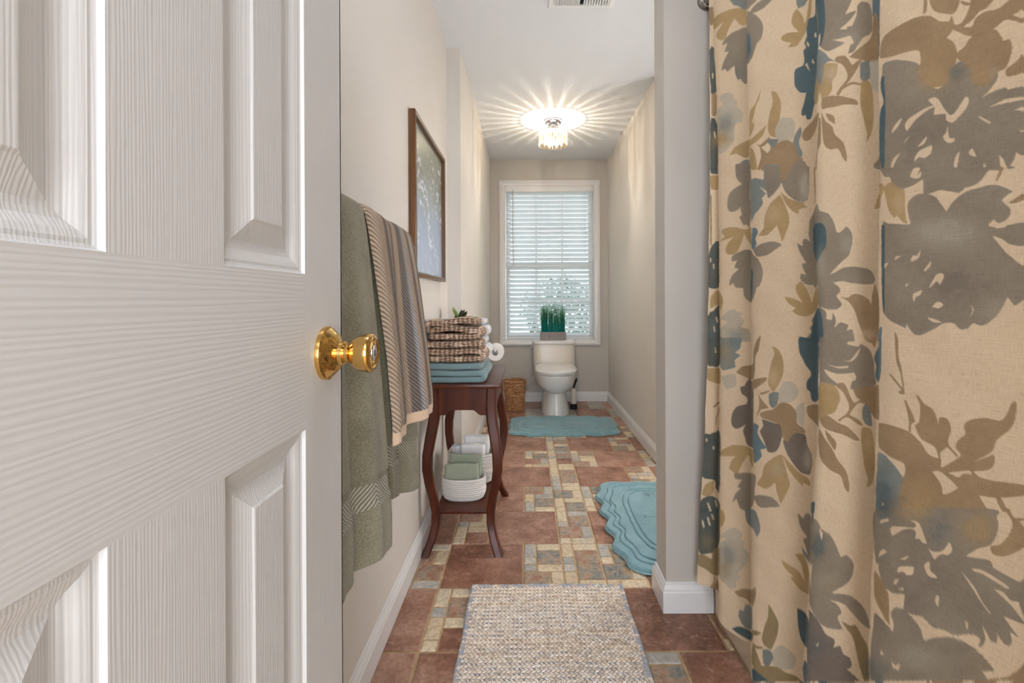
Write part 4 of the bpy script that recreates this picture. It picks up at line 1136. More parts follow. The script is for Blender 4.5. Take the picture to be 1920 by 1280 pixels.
MB().loft([sec(t[0], t[1], t[2], t[3], t[4]) for t in T]).build('tank', M['porcelain_body'], toi, auto=True)
L = [(0.205, 4.498, 4.755, 0.602), (0.211, 4.490, 4.757, 0.607), (0.213, 4.488, 4.757, 0.622), (0.209, 4.493, 4.755, 0.632), (0.19, 4.51, 4.745, 0.6355)]
MB().loft([sec(*l[:3], l[3], 6) for l in L]).build('tank_lid', M['porcelain'], toi, auto=True)
def oval(hw, yf, yb, z, tilt):
    r = sec(hw, yf, yb, 0, 2.5)
    return [(p[0], p[1], z+tilt*(p[1]+0.35)) for p in r]
MB().loft([oval(0.181, 4.048, 4.485, 0.3745, 0.0), oval(0.185, 4.043, 4.487, 0.379, 0.0), oval(0.184, 4.044, 4.487, 0.386, 0.0)]).build('seat', M['porcelain'], toi, auto=True)
MB().loft([oval(0.182, 4.046, 4.482, 0.387, 0.01), oval(0.187, 4.04, 4.486, 0.392, 0.012), oval(0.187, 4.041, 4.486, 0.401, 0.02), oval(0.178, 4.055, 4.48, 0.408, 0.03), oval(0.12, 4.13, 4.45, 0.413, 0.04)]).build('seat_lid', M['porcelain'], toi, auto=True)
MB().lathe([(0.011, 0.487), (0.011, 0.10)], (0, 0, 0), 'Z', 3) 
MB().lathe([(0.013, -0.2045), (0.013, -0.213), (0.008, -0.216)], (0, 0.135, 0.583), 'X', 16).tube([(-0.215, 0.135, 0.583), (-0.226, 0.118, 0.578), (-0.226, 0.08, 0.572)], [.006, .006, .008], 8).build('flush_lever', M['chrome'], toi, smooth=True)
MB().tube([(-0.165, 0.27, 0.30), (-0.20, 0.29, 0.262), (-0.25, 0.32, 0.20), (-0.262, 0.345, 0.16)], 0.0055, 8).build('supply_hose', M['white_plastic'], toi, smooth=True)
MB().tube([(-0.262, 0.364, 0.15), (-0.262, 0.32, 0.15)], 0.009, 8).lathe([(0.015, 0.30), (0.015, 0.32)], (-0.262, 0, 0.15), 'Y', 12).build('shutoff_valve', M['chrome'], toi)
# brush and holder by the bowl
br = empty('toilet_brush', (0.435, 4.435, 0)); tag(br, 'cream toilet brush holder with black base and handle right of the toilet', 'toilet brush')
MB().lathe([(0.034, 0.0), (0.035, 0.012), (0.030, 0.045), (0.026, 0.05)], (0, 0, 0), 'Z', 20).build('base', M['dark'], br, smooth=True)
MB().lathe([(0.026, 0.05), (0.027, 0.06), (0.024, 0.17), (0.020, 0.19), (0.010, 0.193)], (0, 0, 0), 'Z', 20).build('holder', M['porcelain_body'], br, auto=True)
MB().tube([(0, 0, 0.19), (0.010, 0, 0.23), (0.026, 0, 0.27), (0.030, 0, 0.29)], [.006, .009, .011, .004], 10).build('handle', M['dark'], br, smooth=True)

# grass planter on the tank
pl = empty('grass_planter', (0.254, 4.615, 0.6358)); tag(pl, 'grey rectangular planter of tall green and teal grass on the toilet tank', 'planter')
rings = [[(x*sx, y*sy, z) for x, y in ((-1, -1), (1, -1), (1, 1), (-1, 1))] for sx, sy, z in ((0.122, 0.042, 0), (0.125, 0.045, 0.004), (0.125, 0.045, 0.078), (0.117, 0.037, 0.078), (0.117, 0.037, 0.066))]
MB().loft(rings).build('box', M['grey_box'], pl)
m, nt, b = newmat('grass_blades'); tc = N(nt, 'ShaderNodeTexCoord'); sp_ = N(nt, 'ShaderNodeSeparateXYZ'); nt.links.new(tc.outputs['Object'], sp_.inputs[0])
mr = N(nt, 'ShaderNodeMapRange'); mr.inputs['From Min'].default_value = 0.06; mr.inputs['From Max'].default_value = 0.36; nt.links.new(sp_.outputs['Z'], mr.inputs[0])
nt.links.new(ramp(nt, mr.outputs[0], [(0.0, (0.0, 0.36, 0.36)), (0.3, (0.0, 0.24, 0.18)), (0.6, (0.02, 0.16, 0.05)), (1.0, (0.10, 0.22, 0.06))]), b.inputs['Base Color'])
b.inputs['Roughness'].default_value = 0.4
tl = N(nt, 'ShaderNodeBsdfTranslucent'); tl.inputs[0].default_value = (0.05, 0.45, 0.32, 1); ms = N(nt, 'ShaderNodeMixShader'); ms.inputs[0].default_value = 0.3
nt.links.new(b.outputs[0], ms.inputs[1]); nt.links.new(tl.outputs[0], ms.inputs[2]); nt.links.new(ms.outputs[0], nt.nodes['Material Output'].inputs[0])
vs = []; fs = []; r_ = random.Random(5)
for i in range(420):
    cl = r_.choice([-0.085, -0.025, 0.03, 0.085]); x = max(-.112, min(.112, r_.gauss(cl, 0.018))); y = r_.uniform(-.03, .03); h = r_.uniform(0.2, 0.295); lx = r_.gauss(0, .012); ly = r_.gauss(0, .01); wd = r_.uniform(.0018, .0034)
    a = r_.uniform(0, PI); cx, cy = math.cos(a)*wd, math.sin(a)*wd; k = len(vs)
    for t in (0, .35, .7, 1):
        px_, py_, pz = x+lx*t*t, y+ly*t*t, 0.066+h*t; q = (1-t*.85)
        vs += [(px_-cx*q, py_-cy*q, pz), (px_+cx*q, py_+cy*q, pz)]
    for j in range(3): fs.append((k+2*j, k+2*j+1, k+2*j+3, k+2*j+2))
g = mesh('grass', vs, fs, m, pl); g['kind'] = 'stuff'

# wicker waste basket
wb = empty('waste_basket', (-0.118, 4.42, 0)); tag(wb, 'brown woven wicker waste basket on the floor left of the toilet', 'basket')
m, nt, b = newmat('wicker'); v = coords(nt, (1, 1, 4)); f = noise(nt, v, 26, 4, .6)
nt.links.new(ramp(nt, f, [(0.3, lin((124, 80, 46))), (0.5, lin((180, 128, 84))), (0.7, lin((222, 180, 134)))]), b.inputs['Base Color']); b.inputs['Roughness'].default_value = 0.55; M['wicker'] = m
n, R = 220, 150; th = np.linspace(0, 2*PI, n, endpoint=False)[None]; t = np.linspace(0, 1, R)[:, None]
rad = 0.079+0.026*t; rowi = np.floor(t*19); ph = np.pi*rowi
rad2 = rad+0.0045*np.sin(th*13+ph)*np.abs(np.sin(t*19*PI))**.5+0.004*np.abs(np.sin(t*19*PI))
P = np.stack([rad2*np.cos(th), rad2*np.sin(th), 0.002+0.268*t+0*th], -1)
rin = rad-0.004
Pi = np.stack([rin*np.cos(th)+0*t, rin*np.sin(th), 0.002+0.268*t+0*th], -1)[::-1][::6]
grid_mesh('woven_wall', np.concatenate([P, Pi], 0), M['wicker'], wb, close_u=True)
MB().lathe([(0.08, 0.0), (0.08, 0.006)], (0, 0, 0), 'Z', 30).build('bottom', M['wicker'], wb)
a1 = [((0.106+.004*math.sin(t*24))*math.cos(t), (0.106+.004*math.sin(t*24))*math.sin(t), 0.272+.003*math.cos(t*24)) for t in np.linspace(0, 2*PI, 160)]
a2 = [((0.106-.004*math.sin(t*24))*math.cos(t), (0.106-.004*math.sin(t*24))*math.sin(t), 0.272-.003*math.cos(t*24)) for t in np.linspace(0, 2*PI, 160)]
MB().tube(a1, .0055, 7, caps=False).tube(a2, .0055, 7, caps=False).build('rim', M['wicker'], wb, smooth=True)

# toilet paper on its holder
th_ = empty('toilet_paper_holder', (XF, 3.30, 0.68)); tag(th_, 'chrome paper holder on the far left wall behind the folded towels', 'paper holder')
MB().lathe([(0.026, 0), (0.026, 0.006), (0.018, 0.012), (0.009, 0.016), (0.008, 0.148)], (0, 0.07, 0), 'X', 24).build('arm', M['chrome'], th_, auto=True)
MB().lathe([(0.008, 0.07), (0.008, -0.066), (0.012, -0.070), (0.012, -0.078), (0.006, -0.081)], (0.148, 0, 0), 'Y', 20).build('spindle', M['chrome'], th_, auto=True)
tp = MB().loft([[(r*math.cos(a), y, r*math.sin(a)) for a in np.linspace(0, 2*PI, 40, endpoint=False)] for r, y in ((.0205, -.052), (.056, -.052), (.058, -.050), (.058, .050), (.056, .052), (.0205, .052), (.0205, -.052))], caps=False).build('toilet_paper', M['paper'], None, auto=True)
tp.location = (XF+0.148, 3.30, 0.6665); tag(tp, 'white toilet paper roll on the wall holder beside the folded towels', 'toilet paper')
# ------------------------------------------------------------------ console table
TCX, TCY = -0.268, 2.195
tb = empty('console_table', (TCX, TCY, 0)); tag(tb, 'dark mahogany console table with curved legs against the left wall', 'table')
TT = 0.69
MB().box((-0.168, -0.283, TT-0.018), (0.157, 0.285, TT), .006).build('table_top', M['mahogany'], tb, auto=True)
LP = [(0.672, .120, .240), (0.60, .117, .240), (0.54, .121, .244), (0.47, .133, .255), (0.40, .144, .265), (0.34, .145, .267), (0.28, .137, .260), (0.22, .124, .250), (0.16, .115, .243), (0.11, .115, .247), (0.06, .126, .262), (0.02, .142, .283), (0.0, .150, .292)]
LW = [.022, .022, .022, .0215, .0205, .0195, .0188, .018, .0172, .0165, .0165, .017, .0175]
for sx in (-1, 1):
    for sy in (-1, 1):
        rings = []
        for (z, ox, oy), hw in zip(LP, LW):
            cx, cy = sx*ox, sy*oy; e = hw*.35
            if sx < 0: cx += 0.003
            rings.append([(cx+x, cy+y, z) for x, y in ((-hw+e, -hw), (hw-e, -hw), (hw, -hw+e), (hw, hw-e), (hw-e, hw), (-hw+e, hw), (-hw, hw-e), (-hw, -hw+e))])
        MB().loft(rings).build('leg', M['mahogany'], tb, auto=True)
def apron(p0, p1, y, along, th=0.014):
    n = 24; top = TT-0.018; pts = [(p0, top), (p1, top)]
    for i in range(n+1):
        t = 1-i/n; x = p0+(p1-p0)*t
        d = 0.113 if t < .12 or t > .88 else 0.113-0.021*(0.5-0.5*math.cos(PI*min(1, (min(t, 1-t)-.12)/.16)))
        pts.append((x, top-d))
    if along == 'X': MB().prism(pts, lambda p: (p[0], y-th/2, p[1]), lambda p: (p[0], y+th/2, p[1])).build('apron', M['mahogany'], tb)
    else: MB().prism(pts, lambda p: (y-th/2, p[0], p[1]), lambda p: (y+th/2, p[0], p[1])).build('apron', M['mahogany'], tb)
apron(-.099, .099, -.250, 'X'); apron(-.099, .099, .250, 'X'); apron(-.219, .219, -.125, 'Y'); apron(-.219, .219, .128, 'Y')
MB().box((-.116, -.243, .146), (.118, .243, .160), .003).build('shelf', M['mahogany'], tb)

# ------------------------------------------------------------------ folded towels
def fold_ribbon(W, layers, t, seed=0, wob=0.002, bulge=0.0):
    """centre line of cloth folded `layers` times, stacked upward, x in -W/2..W/2"""
    r_ = random.Random(seed); pts = []
    pitch_ = t*1.03
    for k in range(layers):
        z = t/2+k*pitch_; xs = np.linspace(-1, 1, 14) if k % 2 == 0 else np.linspace(1, -1, 14)
        a, c = r_.uniform(-1, 1), r_.uniform(0, 6)
        for x in xs:
            pts.append((x*(W/2-pitch_/2-t*.5), z+wob*math.sin(x*3+c)*a*(1 if 0 < k else .3)+bulge*(1-x*x)*k/layers))
        if k < layers-1:
            s = 1 if k % 2 == 0 else -1; xc = s*(W/2-pitch_/2-t*.5)
            for q in np.linspace(-80, 80, 7)[1:-1]:
                q = math.radians(q); pts.append((xc+s*math.cos(q)*pitch_*.55, z+pitch_/2+math.sin(q)*pitch_*.5))
    return pts
def thick(pts, t):
    """closed outline of the ribbon with rounded ends"""
    P = np.array(pts); T = np.gradient(P, axis=0); T /= np.linalg.norm(T, axis=1)[:, None]+1e-9; Nn = np.stack([-T[:, 1], T[:, 0]], 1)
    A = P+Nn*t/2; B = P-Nn*t/2
    e1 = [P[-1]+T[-1]*t*.35+Nn[-1]*t*.25, P[-1]+T[-1]*t*.35-Nn[-1]*t*.25]; e0 = [P[0]-T[0]*t*.35-Nn[0]*t*.25, P[0]-T[0]*t*.35+Nn[0]*t*.25]
    return np.concatenate([A, e1, B[::-1], e0])
def folded(name, W, D, layers, t, m_, loc, label, cat, group=None, seed=0, rz=0, vertical=False, wob=.002, bulge=0.0, rot=None):
    c = fold_ribbon(W, layers, t, seed, wob, bulge)
    nD = 26; rows_ = []
    for j, v in enumerate(np.concatenate([[0, .004, .012], np.linspace(.03, .97, nD), [.988, .996, 1]])):
        y = v*D; e = min(v*D, (1-v)*D); tk = t*(0.55+0.42*min(1, math.sqrt(max(0, e)/(t*.45)))) 
        o_ = thick(c, tk)
        x = o_[:, 0]*(1+0.012*math.sin(v*5+seed)); z = o_[:, 1]
        yy_ = y+0.0022*np.sin(x*60+seed*2)*(1 if v < .5 else -1)+0.0015*np.sin(z*160)
        rows_.append(np.stack([x, yy_, z], 1))
    P = np.array(rows_)
    if vertical: P = np.stack([P[..., 0], P[..., 2], P[..., 1]], -1)
    o = grid_mesh(name, P, m_, None, close_u=True)
    # end caps: fill the cloth end with a strip between its two sides
    me = o.data; bm = bmesh.new(); bm.from_mesh(me); bm.verts.ensure_lookup_table(); n = P.shape[1]; k = len(c)
    for base, flip in ((0, 0), ((P.shape[0]-1)*n, 1)):
        idx = list(range(n)); A = idx[:k]; B = idx[k+2:k+2+k][::-1]
        for i in range(k-1):
            q = [base+A[i], base+A[i+1], base+B[i+1], base+B[i]]
            if flip: q = q[::-1]
            try: bm.faces.new([bm.verts[i_] for i_ in q])
            except Exception: pass
        for q in ([base+A[k-1], base+k, base+k+1, base+B[k-1]], [base+B[0], base+2*k+2, base+2*k+3, base+A[0]]):
            try: bm.faces.new([bm.verts[i_] for i_ in q])
            except Exception: pass
    for f_ in bm.faces: f_.smooth = True
    bmesh.ops.recalc_face_normals(bm, faces=bm.faces[:]); bm.to_mesh(me); bm.free()
    o.location = loc; o.rotation_euler = rot if rot else (0, 0, rz); tag(o, label, cat, group); return o
# plaid terry
m, nt, b = newmat('plaid_terry'); v = coords(nt); sp_ = N(nt, 'ShaderNodeSeparateXYZ')
nz = N(nt, 'ShaderNodeTexNoise'); nz.inputs['Scale'].default_value = 30; nt.links.new(v, nz.inputs['Vector'])
mxv = N(nt, 'ShaderNodeMix', data_type='VECTOR'); mxv.inputs[0].default_value = 0.022; nt.links.new(v, mxv.inputs[4]); nt.links.new(nz.outputs['Color'], mxv.inputs[5])
nt.links.new(mxv.outputs[1], sp_.inputs[0])
def stripe(sock, freq, ph=0.0):
    a = N(nt, 'ShaderNodeMath', operation='MULTIPLY_ADD'); a.inputs[1].default_value = freq; a.inputs[2].default_value = ph; nt.links.new(sock, a.inputs[0])
    s = N(nt, 'ShaderNodeMath', operation='SINE'); nt.links.new(a.outputs[0], s.inputs[0])
    r = N(nt, 'ShaderNodeMapRange'); r.inputs['From Min'].default_value = -.3; r.inputs['From Max'].default_value = .3; nt.links.new(s.outputs[0], r.inputs[0]); return r.outputs[0]
s1 = stripe(sp_.outputs['X'], 330); s2 = stripe(sp_.outputs['Z'], 620, 1.0); s3 = stripe(sp_.outputs['Y'], 330)
mm = N(nt, 'ShaderNodeMath', operation='ADD'); nt.links.new(s1, mm.inputs[0]); nt.links.new(s2, mm.inputs[1])
mm2 = N(nt, 'ShaderNodeMath', operation='ADD'); nt.links.new(mm.outputs[0], mm2.inputs[0]); nt.links.new(s3, mm2.inputs[1])
mr = N(nt, 'ShaderNodeMath', operation='MULTIPLY'); mr.inputs[1].default_value = 1/3; nt.links.new(mm2.outputs[0], mr.inputs[0])
pc = ramp(nt, mr.outputs[0], [(0.05, lin((112, 84, 66))), (0.4, lin((166, 138, 116))), (0.66, lin((210, 184, 160))), (0.95, lin((232, 212, 192)))])
nt.links.new(pc, b.inputs['Base Color']); b.inputs['Roughness'].default_value = 0.95
bump(nt, b, noise(nt, v, 700, 3, .7), 0.9, 0.003); bump(nt, b, mr.outputs[0], 0.5, 0.002); M['plaid'] = m
z0 = TT+0.0005
folded('folded_towel', 0.30, 0.33, 3, 0.0265, M['teal_terry'], (-0.318+.0, 1.935, z0), 'folded grey-teal towel at the bottom of the stack on the table', 'towel', 'folded towels on the table', 2)
folded('folded_towel', 0.275, 0.165, 3, 0.0285, M['plaid'], (-0.305, 1.945, z0+0.0835), 'thick brown and cream plaid folded towel lying directly on the teal towel', 'towel', 'folded towels on the table', 5, wob=.005, bulge=.004)
folded('folded_towel', 0.245, 0.165, 3, 0.0275, M['plaid'], (-0.306, 1.95, z0+0.176), 'brown and cream plaid folded towel on top of the stack at the front', 'towel', 'folded towels on the table', 9, wob=.007, bulge=.010)
folded('folded_towel', 0.28, 0.16, 3, 0.029, M['white_terry'], (-0.306, 2.122, z0+0.0835), 'white folded towel behind the lower plaid towel on the teal one', 'towel', 'folded towels on the table', 4)
folded('folded_towel', 0.26, 0.16, 3, 0.0265, M['white_terry'], (-0.300, 2.125, z0+0.1755), 'fluffy white folded towel behind the topmost plaid towel', 'towel', 'folded towels on the table', 7, wob=.003)

# small leafy plant behind the towels
pp = empty('potted_plant', (-0.345, 2.40, TT)); tag(pp, 'small dark-leaved potted plant peeping over the folded towels', 'plant')
MB().lathe([(0.032, 0), (0.036, 0.004), (0.044, 0.085), (0.041, 0.085), (0.038, 0.07)], (0, 0, 0), 'Z', 28).build('pot', M['white_plastic'], pp, auto=True)
lg = mat('succulent_leaf', (44, 58, 30), 0.35, nscale=30, ncol=(30, 36, 26)); ll = mat('lime_leaf', (132, 160, 60), 0.4, nscale=30, ncol=(100, 130, 44))
r_ = random.Random(3)
for i in range(14):
    a = 2*PI*i/14*2.4; tl_ = 0.25+0.5*(i % 3)/2; L_ = r_.uniform(.055, .075); wd = .014; b0 = Vector((0.012*math.cos(a), .012*math.sin(a), r_.uniform(.20, .262)))
    d = Vector((math.cos(a)*math.sin(tl_), math.sin(a)*math.sin(tl_), math.cos(tl_))); sd = Vector((-math.sin(a), math.cos(a), 0)); up = d.cross(sd)
    rings = []
    for q, ww in ((0, .25), (.25, .8), (.5, 1), (.75, .75), (1, .05)):
        c = b0+d*L_*q; rings.append([c-sd*wd*ww, c-up*.002*ww, c+sd*wd*ww, c+up*.0015*ww])
    MB().loft(rings).build('leaf', ll if i % 4 == 0 else lg, pp)
MB().tube([(0, 0, .07), (0.003, 0, .17), (0, 0, .26)], [.006, .005, .004], 8).build('stem', lg, pp, smooth=True)

# ------------------------------------------------------------------ rope baskets on the table shelf
def rope_basket(loc, a, b_, h, label, flare=1.0):
    o = empty('rope_basket', loc); tag(o, label, 'basket', 'white rope baskets on the table shelf')
    n = 96; nr = round(h/0.0088); rr = .0049; R = nr*10+1
    t = np.linspace(0, 1, R)[:, None]; th = np.linspace(0, 2*PI, n, endpoint=False)[None]
    off = rr*np.abs(np.sin(t*nr*PI))**.7-rr*.6+0.0004*np.sin(th*90+np.floor(t*nr)*2.1)
    base = 0.88+0.12*np.sin(np.minimum(t*3, 1)*PI/2)
    e = 2/2.6
    cx = np.sign(np.cos(th))*np.abs(np.cos(th))**e; sy = np.sign(np.sin(th))*np.abs(np.sin(th))**e
    nx, ny = np.cos(th), np.sin(th)
    P = np.stack([(a*base)*cx+off*nx, (b_*base)*sy+off*ny, 0.003+t*h+0*th], -1)
    Pi = np.stack([(a*base-.009)*cx+off*-nx, (b_*base-.009)*sy-off*ny, 0.003+t*h+0*th], -1)[::-1]
    bot = np.stack([(a*.82)*cx, (b_*.82)*sy, 0.001+0*th+0*cx], -1)
    top = P[-1:]*.5+Pi[:1]*.5; top[..., 2] += .004
    grid_mesh('rope_wall', np.concatenate([bot, P, top, Pi], 0), M['rope'], o, close_u=True)
    MB().loft([[(a*.84*math.copysign(abs(math.cos(q))**e, math.cos(q)), b_*.84*math.copysign(abs(math.sin(q))**e, math.sin(q)), z) for q in np.linspace(0, 2*PI, 40, endpoint=False)] for z in (.0005, .008)]).build('bottom', M['rope'], o)
    return o
SZ = 0.1605
rope_basket((-0.283, 2.095, SZ), .096, .068, .088, 'small white rope basket of sage washcloths at the front of the shelf')
rope_basket((-0.272, 2.305, SZ), .116, .098, .135, 'larger white rope basket behind the one with green washcloths')
folded('washcloth', 0.154, 0.125, 3, 0.0125, M['sage_cloth'], (-0.288, 2.049, SZ+.028), 'folded sage green washcloth at the front of the small rope basket', 'washcloth', 'sage washcloths in the small basket', 12, vertical=True, wob=.004, rot=(-.10, -.03, .05))
folded('washcloth', 0.150, 0.150, 3, 0.0115, M['sage_cloth'], (-0.286, 2.100, SZ+.028), 'folded sage green washcloth standing taller behind the front one', 'washcloth', 'sage washcloths in the small basket', 14, vertical=True, wob=.004, rot=(-.06, .05, -.04))
folded('folded_cloth', 0.115, 0.15, 4, 0.0105, M['paper'], (-0.262, 2.235, SZ+.03), 'lower white folded paper towel pack in the larger rope basket', 'cloth', 'white cloths in the larger basket', 21, vertical=True, wob=.0006)
folded('folded_cloth', 0.125, 0.175, 4, 0.0115, M['paper'], (-0.250, 2.295, SZ+.03), 'taller white folded paper towel pack at the back of the larger rope basket', 'cloth', 'white cloths in the larger basket', 22, vertical=True, wob=.0006)
sp2 = [((.004+.0024*t)*math.cos(t*1.6), (.004+.0024*t)*math.sin(t*1.6)) for t in np.linspace(0, 9, 60)]
o_ = thick(sp2, .0046); rws = [np.stack([o_[:, 0]*q, o_[:, 1]*q, np.full(len(o_), z)], 1) for z, q in ((0, .9), (.004, 1), (.14, 1), (.146, .92))]
rc = grid_mesh('rolled_cloth', np.array(rws), M['white_terry'], None, close_u=True)
rc.location = (-0.338, 2.272, SZ+.03); rc.rotation_euler = (0.08, -0.05, 0); tag(rc, 'rolled white cloth standing at the left of the larger rope basket', 'cloth', 'white cloths in the larger basket')

# ------------------------------------------------------------------ picture
pf = empty('picture_frame', (XL, 2.094, 1.44)); tag(pf, 'deep brown wooden frame with a glazed blue-grey picture on the left wall', 'picture')
hy, hz_ = 0.324, 0.315
def yzring(ins, x): return [(x, -hy+ins, -hz_+ins), (x, hy-ins, -hz_+ins), (x, hy-ins, hz_-ins), (x, -hy+ins, hz_-ins)]
fr_ = MB().loft([yzring(0.004, 0.0008), yzring(0, 0.002), yzring(0, 0.025), yzring(0.003, 0.027), yzring(0.013, 0.0265), yzring(0.017, 0.024), yzring(0.018, 0.009)], caps=False)
fr_.build('moulding', M['frame_wood'], pf, auto=True)
MB().loft([yzring(0.0145, 0.0262), yzring(0.0155, 0.0275), yzring(0.018, 0.0268), yzring(0.019, 0.0245)], caps=False).build('silver_bead', M['nickel'], pf)
m, nt, b = newmat('picture_print'); tc = N(nt, 'ShaderNodeTexCoord'); v = tc.outputs['Object']; sp_ = N(nt, 'ShaderNodeSeparateXYZ'); nt.links.new(v, sp_.inputs[0])
mr = N(nt, 'ShaderNodeMapRange'); mr.inputs['From Min'].default_value = -.3; mr.inputs['From Max'].default_value = .3; nt.links.new(sp_.outputs['Z'], mr.inputs[0])
nl = noise(nt, v, 6, 5, .7); ma = N(nt, 'ShaderNodeMath', operation='MULTIPLY_ADD'); ma.inputs[1].default_value = .5; nt.links.new(nl, ma.inputs[0]); nt.links.new(mr.outputs[0], ma.inputs[2])
base = ramp(nt, ma.outputs[0], [(0.3, lin((176, 188, 210))), (0.55, lin((158, 172, 194))), (0.8, lin((152, 162, 166))), (1.1, lin((130, 136, 124)))])
mp = N(nt, 'ShaderNodeMapping'); mp.inputs['Rotation'].default_value = (0.5, 0, 0); mp.inputs['Scale'].default_value = (1, 0.5, 1); nt.links.new(v, mp.inputs[0])
fl = ramp(nt, noise(nt, mp.outputs[0], 34, 5, .75), [(0.52, (0, 0, 0)), (0.62, (1, 1, 1))]); big = ramp(nt, noise(nt, v, 5, 3, .5), [(0.42, (0, 0, 0)), (0.56, (1, 1, 1))])
msk = mixc(nt, 1.0, fl, big, 'MULTIPLY'); nt.links.new(mixc(nt, msk, base, lin((226, 232, 242))), b.inputs['Base Color']); b.inputs['Roughness'].default_value = .5
b.inputs['Coat Weight'].default_value = .5; b.inputs['Coat Roughness'].default_value = 0.25
MB().box((0.003, -hy+.017, -hz_+.017), (0.009, hy-.017, hz_-.017)).build('print', m, pf)

# ------------------------------------------------------------------ towel bar and hanging towels
BX, BZ = -0.368, 1.196
tbr = empty('towel_bar', (XL, 1.0, BZ)); tag(tbr, 'white towel bar on the left wall holding the hanging towels', 'towel bar')
MB().lathe([(0.008, -0.44), (0.008, 0.462)], (BX-XL, 0, 0), 'Y', 16).build('bar', M['white_plastic'], tbr, smooth=True)
for y in (-0.44, 0.462):
    MB().lathe([(0.024, 0), (0.024, 0.008), (0.014, 0.014), (0.012, 0.062)], (0, y, 0), 'X', 20).lathe([(0.012, -0.012), (0.017, -0.007), (0.017, 0.009), (0.012, 0.013)], (BX-XL, y, 0), 'Y', 20).build('bracket', M['white_plastic'], tbr, auto=True)

def hang(name, top, bot, zb0, zb1, m_, label, folds, lift=0.0, thick_=0.011, nU=110, zback=0.78, xback=-0.402, bandz=None, curl=0.0, rowsV=230, group=None, amp=0.012, side=0.0):
    """top/bot: ((Y0,X0),(Y1,X1)) of the front sheet at the bar and at the hem; zb0/zb1 hem heights at both ends"""
    u = np.linspace(0, 1, nU)[None]; vv = np.linspace(0, 1, rowsV)[:, None]
    zt = BZ+0.006+lift
    zb_ = zb0+(zb1-zb0)*u
    Z = zt+(zb_-zt)*vv
    k = np.clip(vv*1.1, 0, 1)**0.8
    Y = (top[0][0]+(top[1][0]-top[0][0])*u)*(1-k)+(bot[0][0]+(bot[1][0]-bot[0][0])*u)*k
    X = (top[0][1]+(top[1][1]-top[0][1])*u)*(1-k)+(bot[0][1]+(bot[1][1]-bot[0][1])*u)*k
    fo_ = np.zeros_like(X)
    for fr, ph, am in folds: fo_ = fo_+am*np.sin(2*PI*fr*u+ph+0.25*vv)
    X = X+fo_*amp*(0.25+0.75*np.clip(vv*1.6, 0, 1))
    # ends turn back toward the wall
    er = np.clip(1-u/0.07, 0, 1)**2+np.clip(1-(1-u)/0.07, 0, 1)**2
    X = X-er*(0.012+side*vv)
    # round over the bar
    rr = 0.020+lift
    a = np.linspace(0, 1, 26)[:, None]
    X0 = X[:1]; Xa = X0+(xback-X0)*(0.5-0.5*np.cos(a*PI)); Za = zt+np.sin(a*PI)*(0.014+lift)*1.0+0*u; Ya = Y[:1]+0*a
    tmask = 1
    vb = np.linspace(0, 1, 40)[:, None]; Zb = zt+(zback-zt)*vb+0*u; Xb = xback+0*vb+0*u; Yb = Y[:1]+0*vb
    Pf = np.stack([X, Y+0*Z, Z], -1)[::-1]; Pa = np.stack([Xa, Ya, Za], -1)[1:-1]; Pb = np.stack([Xb, Yb, Zb], -1)
    # rounded heavy hem
    O = np.concatenate([Pf, Pa, Pb], 0)
    # inner skin
    du = np.gradient(O, axis=1); dv = np.gradient(O, axis=0); nn = np.cross(du, dv); nn /= np.linalg.norm(nn, axis=-1)[..., None]+1e-12
    sgn = 1 if nn[rowsV//2, nU//2, 0] > 0 else -1; nn = nn*sgn
    I = O-nn*thick_*0.5; Ou = O+nn*thick_*0.5
    eu = np.clip(np.minimum(u, 1-u)/0.02, 0, 1); eu = np.sqrt(1-(1-eu)**2)
    Ou = O+nn*thick_*0.5*eu[..., None]; I = O-nn*thick_*0.5*eu[..., None]
    if bandz is not None:
        # woven border band lies lower than the pile, measured up from the hem
        hgt = (Z-zb_)[::-1]; m1 = ((hgt > bandz[0]) & (hgt < bandz[1])).astype(float); 
        Ou[:rowsV] -= nn[:rowsV]*(m1*0.0035)[..., None]
    hem_mid = (Ou[:1]+I[:1])/2; hem_mid[..., 2] -= thick_*.3
    back_mid = (Ou[-1:]+I[-1:])/2
    allP = np.concatenate([hem_mid, Ou, back_mid, I[::-1], hem_mid], 0)
    # attribute: distance along the drape and across
    S_ = np.concatenate([[0], np.cumsum(np.linalg.norm(np.diff(allP[:, nU//2], axis=0), axis=1))])[:, None]
    wY = abs(top[1][0]-top[0][0]); uv_ = np.stack([np.broadcast_to(u*wY, allP.shape[:2]), np.broadcast_to(S_, allP.shape[:2])], -1)
    o = grid_mesh(name, allP, m_, None, uv=uv_); tag(o, label, 'towel', group)
    return o
